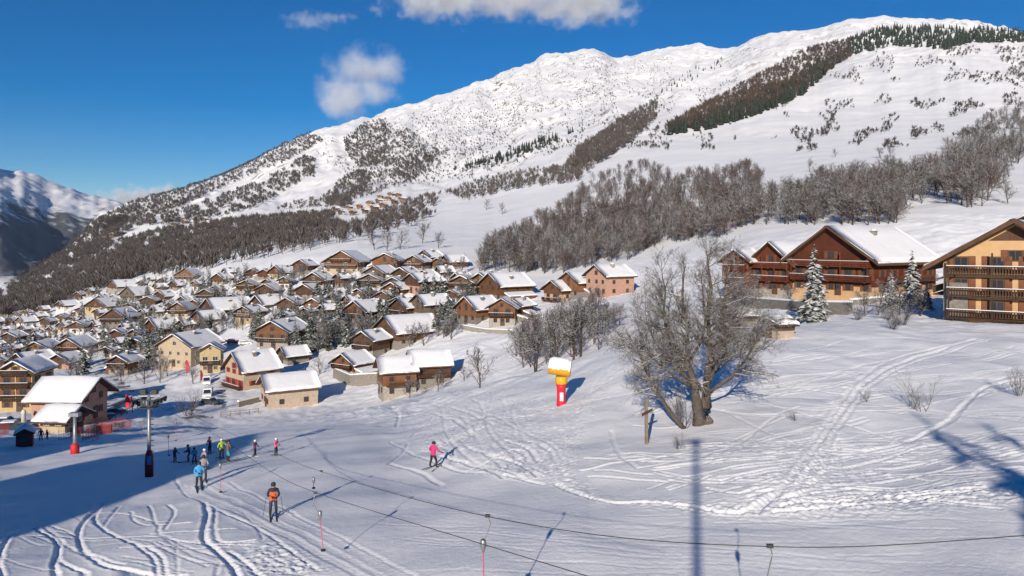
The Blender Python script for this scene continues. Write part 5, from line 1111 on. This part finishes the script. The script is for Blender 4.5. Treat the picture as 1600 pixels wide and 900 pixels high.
    if skis:
        for s in (-1, 1):
            so = put('ski', MB().add([(-.045, -.95, .10), (.045, -.95, .10), (-.045, -.78, .025), (.045, -.78, .025), (-.04, .75, .025), (.04, .75, .025), (-.045, -.95, .085), (.045, -.95, .085), (-.045, -.78, .005), (.045, -.78, .005), (-.04, .75, .005), (.04, .75, .005)],
                     [(0, 1, 3, 2), (2, 3, 5, 4), (6, 8, 9, 7), (8, 10, 11, 9), (0, 2, 8, 6), (2, 4, 10, 8), (1, 7, 9, 3), (3, 9, 11, 5), (0, 6, 7, 1), (4, 5, 11, 10)]).mesh('ski', 't_dark'), root, (s * (.11 + spread), -.05, 0), (0, 0, s * skiang))
    if snowboard:
        MB().box(-.14, .14, -.8, .75, .0, .025).build('board', 'helmet_white', root)
    if poles:
        for s in (-1, 1): MB().tube([(s * .36, -.32, 1.08 + z), (s * .5, .05, .02)], .011, 5).build('ski_pole', 'dark_metal', root)
    return root
person('person in orange and black jacket and dark trousers riding the drag lift', 427, 808, 53, 'j_black', 't_dark', 'helmet_black', face=.35, bib='j_orange', poles=True)
person('person in bright pink jacket skiing with legs apart on the open piste', 677, 732, 41, 'j_pink', 't_black', 'helmet_black', face=2.6, spread=.17, arms='out', skiang=-.15)
person('person in bright blue jacket riding up the drag lift', 311, 765, 43, 'j_blue', 't_black', 'helmet_black', face=.5)
person('dark clothed person riding just behind the blue jacket', 318, 753, 41, 'j_grey', 't_dark', 'helmet_black', face=.5)
person('child in navy suit holding the drag lift pole in the shade', 273, 723, 23, 'j_navy', 'j_navy', 'helmet_black', face=1.2, arms='fwd')
person('navy clothed person bending at the left of the group', 295, 722, 28, 'j_navy', 't_dark', 'helmet_black', face=-1.2, crouch=.15)
person('child in turquoise jacket and pink trousers crouching in the group', 304, 724, 27, 'j_turq', 't_pink', 'helmet_black', face=.2, crouch=.35)
person('person in grey jacket and white helmet before the group', 320, 735, 33, 'j_grey', 't_black', 'helmet_white', face=-.6)
person('dark purple clothed person at the back of the group', 328, 709, 26, 'j_purple', 't_black', 'helmet_black', face=-.5)
person('person in lime green jacket in the middle of the group', 346, 717, 31, 'j_lime', 't_black', 'helmet_white', face=.9, arms='out', poles=True)
person('person in brown jacket and teal trousers beside the lime jacket', 356, 722, 34, 'j_brown', 't_teal', 'helmet_black', face=2.4)
person('child in purple jacket with round white helmet standing alone', 398, 713, 25, 'j_purple', 't_dark', 'helmet_white', face=1.4, snowboard=True, skis=False)
person('child in rose jacket and white helmet right of the group', 431, 712, 27, 'j_rose', 't_dark', 'helmet_white', face=1.2)
person('dark clothed person standing by the red kiosk', 64, 689, 19, 'j_navy', 't_dark', 'helmet_black', face=.4, skis=False, arms='down')
person('second dark clothed person beside the red kiosk', 74, 687, 15, 'j_black', 't_dark', 'helmet_black', face=-.4, skis=False, arms='down')
# ------------------------------------------------------------------ things at the foot of the piste
def kiosk():
    p = hit(39, 696, 20); k = p.y / FPX; root = empty('lift_kiosk', p, .5, label='small dark red lift kiosk with snow on its roof', cat='kiosk'); w = 11 * k; h = 19 * k
    MB().box(-w, w, -w, w, -.6, h).build('wall', 'dark_red_pad', root); MB().box(-w * .7, w * .7, -w - .05, -w + .05, h * .5, h * .9).build('window', 'glass', root)
    MB().prism([(-w * 1.25, h), (w * 1.25, h), (w * 1.25, h + .12), (0, h + .7), (-w * 1.25, h + .12)], -w * 1.2, w * 1.2).build('roof', 'dark_timber', root)
    MB().prism([(-w * 1.27, h + .16), (0, h + .71), (w * 1.27, h + .16), (w * 1.2, h + .45), (0, h + 1.05), (-w * 1.2, h + .45)], -w * 1.22, w * 1.22).build('roof_snow', 'roof_snow', root, smooth=True)
kiosk()
def net(label, pix, hgt, mat, dmin=20, step=.9):
    P = [hit(x, y, dmin) for x, y in pix]; root = empty('safety_net', P[0], label=label, cat='safety net', group='safety nets at the foot of the piste'); o = P[0]; b = MB(); c = MB()
    for a, e in zip(P[:-1], P[1:]):
        n = max(1, int((e - a).length / step))
        for i in range(n + 1):
            q = a.lerp(e, i / n) - o; c.tube([q - Vector((0, 0, .2)), q + Vector((0, 0, hgt * 1.12))], .025, 4)
        for zz in np.arange(.1, hgt, .3): b.tube([a - o + Vector((0, 0, zz)), e - o + Vector((0, 0, zz))], .013, 3)
        m = max(2, int((e - a).length / .3))
        for i in range(m): q = a.lerp(e, i / m) - o; b.tube([q, q + Vector((0, 0, hgt))], .012, 3)
    b.build('mesh_net', mat, root); c.build('stakes', mat, root)
net('long red safety net beside the restaurant terrace', [(128, 690), (150, 682), (175, 676), (205, 668)], 1.3, 'red_net')
net('red safety net behind the long one', [(135, 680), (160, 672), (195, 662)], 1.3, 'red_net')
net('short dark red net left of the pylon', [(92, 688), (110, 684), (126, 682)], 1.2, 'dark_red_pad')
net('pink net end panel on the snow mound', [(144, 690), (155, 687)], .9, 'pink_net', step=.5)
net('red net at the left edge of the picture', [(-12, 684), (13, 678)], 1.5, 'red_net')
def column():
    p = hit(37, 668, 20); k = p.y / FPX; root = empty('stone_column', p, label='pale stone column before the hotel', cat='column')
    MB().box(-6 * k, 6 * k, -6 * k, 6 * k, -.5, 6 * k).build('plinth', 'stone', root); MB().lathe([(3.6 * k, 6 * k), (3 * k, 22 * k), (3.8 * k, 23 * k), (2 * k, 28 * k)], 10).build('shaft', 'white_plaster', root, smooth=True)
column()
def flag(label, x, yb, h, w, mat):
    p = hit(x, yb, 20); k = p.y / FPX; root = empty('banner', p, label=label, cat='banner'); MB().tube([(0, 0, -.3), (0, 0, h * k)], .04, 5).build('pole', 'dark_metal', root)
    n = 8; vs = []
    for i in range(n + 1):
        t = i / n; ww = w * k * math.sin(math.pi * (.12 + .8 * t)) ** .6; vs += [(.05, 0, (.18 + .8 * t) * h * k), (.05 + ww, .12 * math.sin(5 * t), (.18 + .8 * t) * h * k), (.05 + ww, .03 + .12 * math.sin(5 * t), (.18 + .8 * t) * h * k), (.05, .03, (.18 + .8 * t) * h * k)]
    MB().add(vs, [(i * 4 + j, i * 4 + (j + 1) % 4, i * 4 + 4 + (j + 1) % 4, i * 4 + 4 + j) for i in range(n) for j in range(4)] + [(3, 2, 1, 0), (n * 4, n * 4 + 1, n * 4 + 2, n * 4 + 3)]).build('cloth', mat, root)
flag('pink red feather banner on the bank before the yellow house', 291, 588, 26, 4, 'red_paint'); flag('dark red banner beside the parked van', 313, 598, 20, 4, 'dark_red_pad')
flag('bright red banner above the nets', 196, 642, 26, 6, 'red_paint'); flag('second bright red banner above the nets', 203, 640, 20, 5, 'red_paint')
def car(label, x, yb, mat, rz, van=False, dmin=20):
    p = hit(x, yb, dmin); root = empty('parked_car', p, rz, label=label, cat='van' if van else 'car', group='cars parked by the piste'); L, W = (4.7, 1.9) if van else (4.2, 1.75); h = 2.0 if van else 1.45
    pr = [(-L / 2, .35), (L / 2, .35), (L / 2, .85), (L / 2 - .25, .95), (L * .18, 1.0), (L * .06, h), (-L * .42, h), (-L / 2, .95)] if not van else [(-L / 2, .35), (L / 2, .35), (L / 2, 1.0), (L * .36, 1.15), (L * .24, h), (-L / 2, h)]
    MB().prism(pr, -W / 2, W / 2).build('body', mat, root)
    for s in (-1, 1):
        MB().box(-L * .40, L * .08, s * (W / 2 + .004) - .01, s * (W / 2 + .004) + .01, 1.0 if not van else 1.25, h - .12).build('side_window', 'glass', root)
        for q in (-1, 1):
            wh = MB().tube([(q * L * .31, s * W * .38, .32), (q * L * .31, s * W * .52, .32)], .32, 12).build('wheel', 'rubber', root); MB().tube([(q * L * .31, s * W * .521, .32), (q * L * .31, s * W * .53, .32)], .18, 10).build('rim', 'galvanised', wh)
        MB().box(L / 2 - .02, L / 2 + .012, s * W * .36 - .16, s * W * .36 + .16, .68, .82).build('headlight', 'lamp_glass', root)
    a = (L * .185, 1.02, L * .07, h - .08) if not van else (L * .365, 1.17, L * .25, h - .08)
    MB().add([(a[0] + .02, -W * .43, a[1]), (a[0] + .02, W * .43, a[1]), (a[2] + .02, W * .40, a[3]), (a[2] + .02, -W * .40, a[3])], [(0, 1, 2, 3)]).build('windscreen', 'glass', root)
    MB().box(-L * .42, L * .05 if not van else L * .22, -W * .46, W * .46, h + .004, h + .16).build('roof_snow', 'roof_snow', root)
car('white van parked on the snowy road', 325, 620, 'car_white', -1.3, True); car('white van parked higher up the road', 323, 600, 'car_white', -1.2, True); car('dark car parked below the white van', 330, 632, 'car_dark', -.3)
car('dark blue car in the shade before the hotel', 12, 664, 'car_blue', .2); car('dark car in the shade left of the stone column', 22, 672, 'car_dark', .3); car('dark car parked right of the lodge', 178, 648, 'car_dark', .8); car('blue car parked beside the low wall', 160, 655, 'car_blue', .7)
for i, (x, y, lab) in enumerate([(347, 536, 'left'), (365, 537, 'middle'), (383, 539, 'right')]): car('snow covered car in the car park behind the shuttered house, ' + lab, x, y, ['car_dark', 'car_red', 'car_white'][i], .3)
# ------------------------------------------------------------------ rails and fence stakes
def fence(label, pix, n, hgt, dmin=20):
    P = [hit(x, y, dmin) for x, y in pix]; root = empty('wooden_fence', P[0], label=label, cat='fence'); o = P[0]; T = [P[0].lerp(P[-1], i / (n - 1)) for i in range(n)]
    for q in T: MB().box(-.06, .06, -.06, .06, -.4, hgt).build('post', 'wood_post', root, loc=q - o)
    for zz in (hgt * .5, hgt * .9):
        for a, b in zip(T[:-1], T[1:]): MB().tube([a - o + Vector((0, 0, zz)), b - o + Vector((0, 0, zz))], .05, 5).build('rail', 'wood_post', root)
fence('wooden rail fence on the bank beside the dark car', [(345, 652), (372, 648), (404, 646)], 5, 1.1)
fence('low wooden fence beside the car park below the lodge', [(150, 662), (185, 652), (215, 640)], 8, 1.0)
# ------------------------------------------------------------------ clouds
def cloud(name, label, x, y, d, wpx, hpx, dens, seed, lumps):
    c = px3(x, y, d); k = d / FPX; m = bpy.data.materials.new(name); m.use_nodes = True; nt = m.node_tree; nt.nodes.remove(nt.nodes['Principled BSDF']); out = nt.nodes['Material Output']
    pv = nd(nt, 'ShaderNodeVolumePrincipled'); pv.inputs['Color'].default_value = (.96, .96, .97, 1); pv.inputs['Anisotropy'].default_value = -.1
    tc = nd(nt, 'ShaderNodeTexCoord'); acc = None
    for (lx, lz, rx, rz) in lumps:                       # soft union of billows in the cloud's own space
        mp = nd(nt, 'ShaderNodeVectorMath', operation='SUBTRACT'); mp.inputs[1].default_value = (lx, 0, lz); nt.links.new(tc.outputs['Object'], mp.inputs[0])
        sc = nd(nt, 'ShaderNodeVectorMath', operation='DIVIDE'); sc.inputs[1].default_value = (rx, .9, rz); nt.links.new(mp.outputs[0], sc.inputs[0])
        ln = nd(nt, 'ShaderNodeVectorMath', operation='LENGTH'); nt.links.new(sc.outputs[0], ln.inputs[0])
        s1 = nd(nt, 'ShaderNodeMath', operation='SUBTRACT'); s1.inputs[0].default_value = 1; nt.links.new(ln.outputs['Value'], s1.inputs[1])
        if acc is None: acc = s1.outputs[0]
        else:
            mx = nd(nt, 'ShaderNodeMath', operation='SMOOTH_MAX'); mx.inputs[2].default_value = .25; nt.links.new(acc, mx.inputs[0]); nt.links.new(s1.outputs[0], mx.inputs[1]); acc = mx.outputs[0]
    n = nd(nt, 'ShaderNodeTexNoise'); n.inputs['Scale'].default_value = 2.6; n.inputs['Detail'].default_value = 7; n.inputs['Roughness'].default_value = .62
    of = nd(nt, 'ShaderNodeVectorMath', operation='MULTIPLY_ADD'); of.inputs[1].default_value = (wpx / hpx * .7, .7, .7); of.inputs[2].default_value = (seed * 3.1, seed * 1.7, seed); nt.links.new(tc.outputs['Object'], of.inputs[0]); nt.links.new(of.outputs[0], n.inputs['Vector'])
    ad = nd(nt, 'ShaderNodeMath', operation='MULTIPLY_ADD'); ad.inputs[1].default_value = 2.5; nt.links.new(n.outputs[0], ad.inputs[0]); nt.links.new(acc, ad.inputs[2])
    mr = nd(nt, 'ShaderNodeMapRange', interpolation_type='SMOOTHSTEP'); mr.inputs[1].default_value = 1.34; mr.inputs[2].default_value = 2.2; mr.inputs[3].default_value = 0; mr.inputs[4].default_value = dens; nt.links.new(ad.outputs[0], mr.inputs[0])
    nt.links.new(mr.outputs[0], pv.inputs['Density']); nt.links.new(pv.outputs[0], out.inputs['Volume'])
    me = bpy.data.meshes.new(name); bm = bmesh.new(); bmesh.ops.create_icosphere(bm, subdivisions=3, radius=1.35); bm.to_mesh(me); bm.free(); me.materials.append(m)
    put(name, me, None, c, (0, 0, 0), (wpx * k / 2, hpx * k / 2, hpx * k / 2), label, 'cloud')
cloud('cloud', 'small ragged cloud hanging above the left shoulder of the mountain', 562, 134, 6500, 165, 135, .0048, 1, [(.10, .35, .85, .62), (-.25, -.25, .6, .75), (.25, -.1, .5, .5)])
cloud('cloud', 'large cloud cut by the top edge of the picture', 790, 0, 6500, 400, 112, .011, 2, [(-.45, .1, .62, .75), (.1, .1, .7, .7), (.58, .0, .5, .85)])
cloud('cloud', 'faint wisp of cloud left of the large cloud', 490, 32, 6500, 140, 46, .003, 3, [(-.1, 0, .8, .8), (.4, .2, .7, .5)])
cloud('cloud', 'low cloud bank behind the left flank of the mountain', 240, 312, 11500, 190, 62, .012, 4, [(0, 0, 1.0, .8)])
def haze():
    m = bpy.data.materials.new('haze'); m.use_nodes = True; nt = m.node_tree; nt.nodes.remove(nt.nodes['Principled BSDF']); pv = nd(nt, 'ShaderNodeVolumePrincipled')
    pv.inputs['Color'].default_value = (.72, .84, 1, 1); pv.inputs['Density'].default_value = 1.0e-5; nt.links.new(pv.outputs[0], nt.nodes['Material Output'].inputs['Volume'])
    MAT['haze'] = m; zl = float(min(ZN.min(), ZF.min())) - 1; zh = float(ZF.max()) + 30
    b = MB().box(-20500, 20500, -60, 9900, zl, zh); put('haze', b.mesh('haze', 'haze'), kind='stuff', label='thin blue mountain air')
haze()
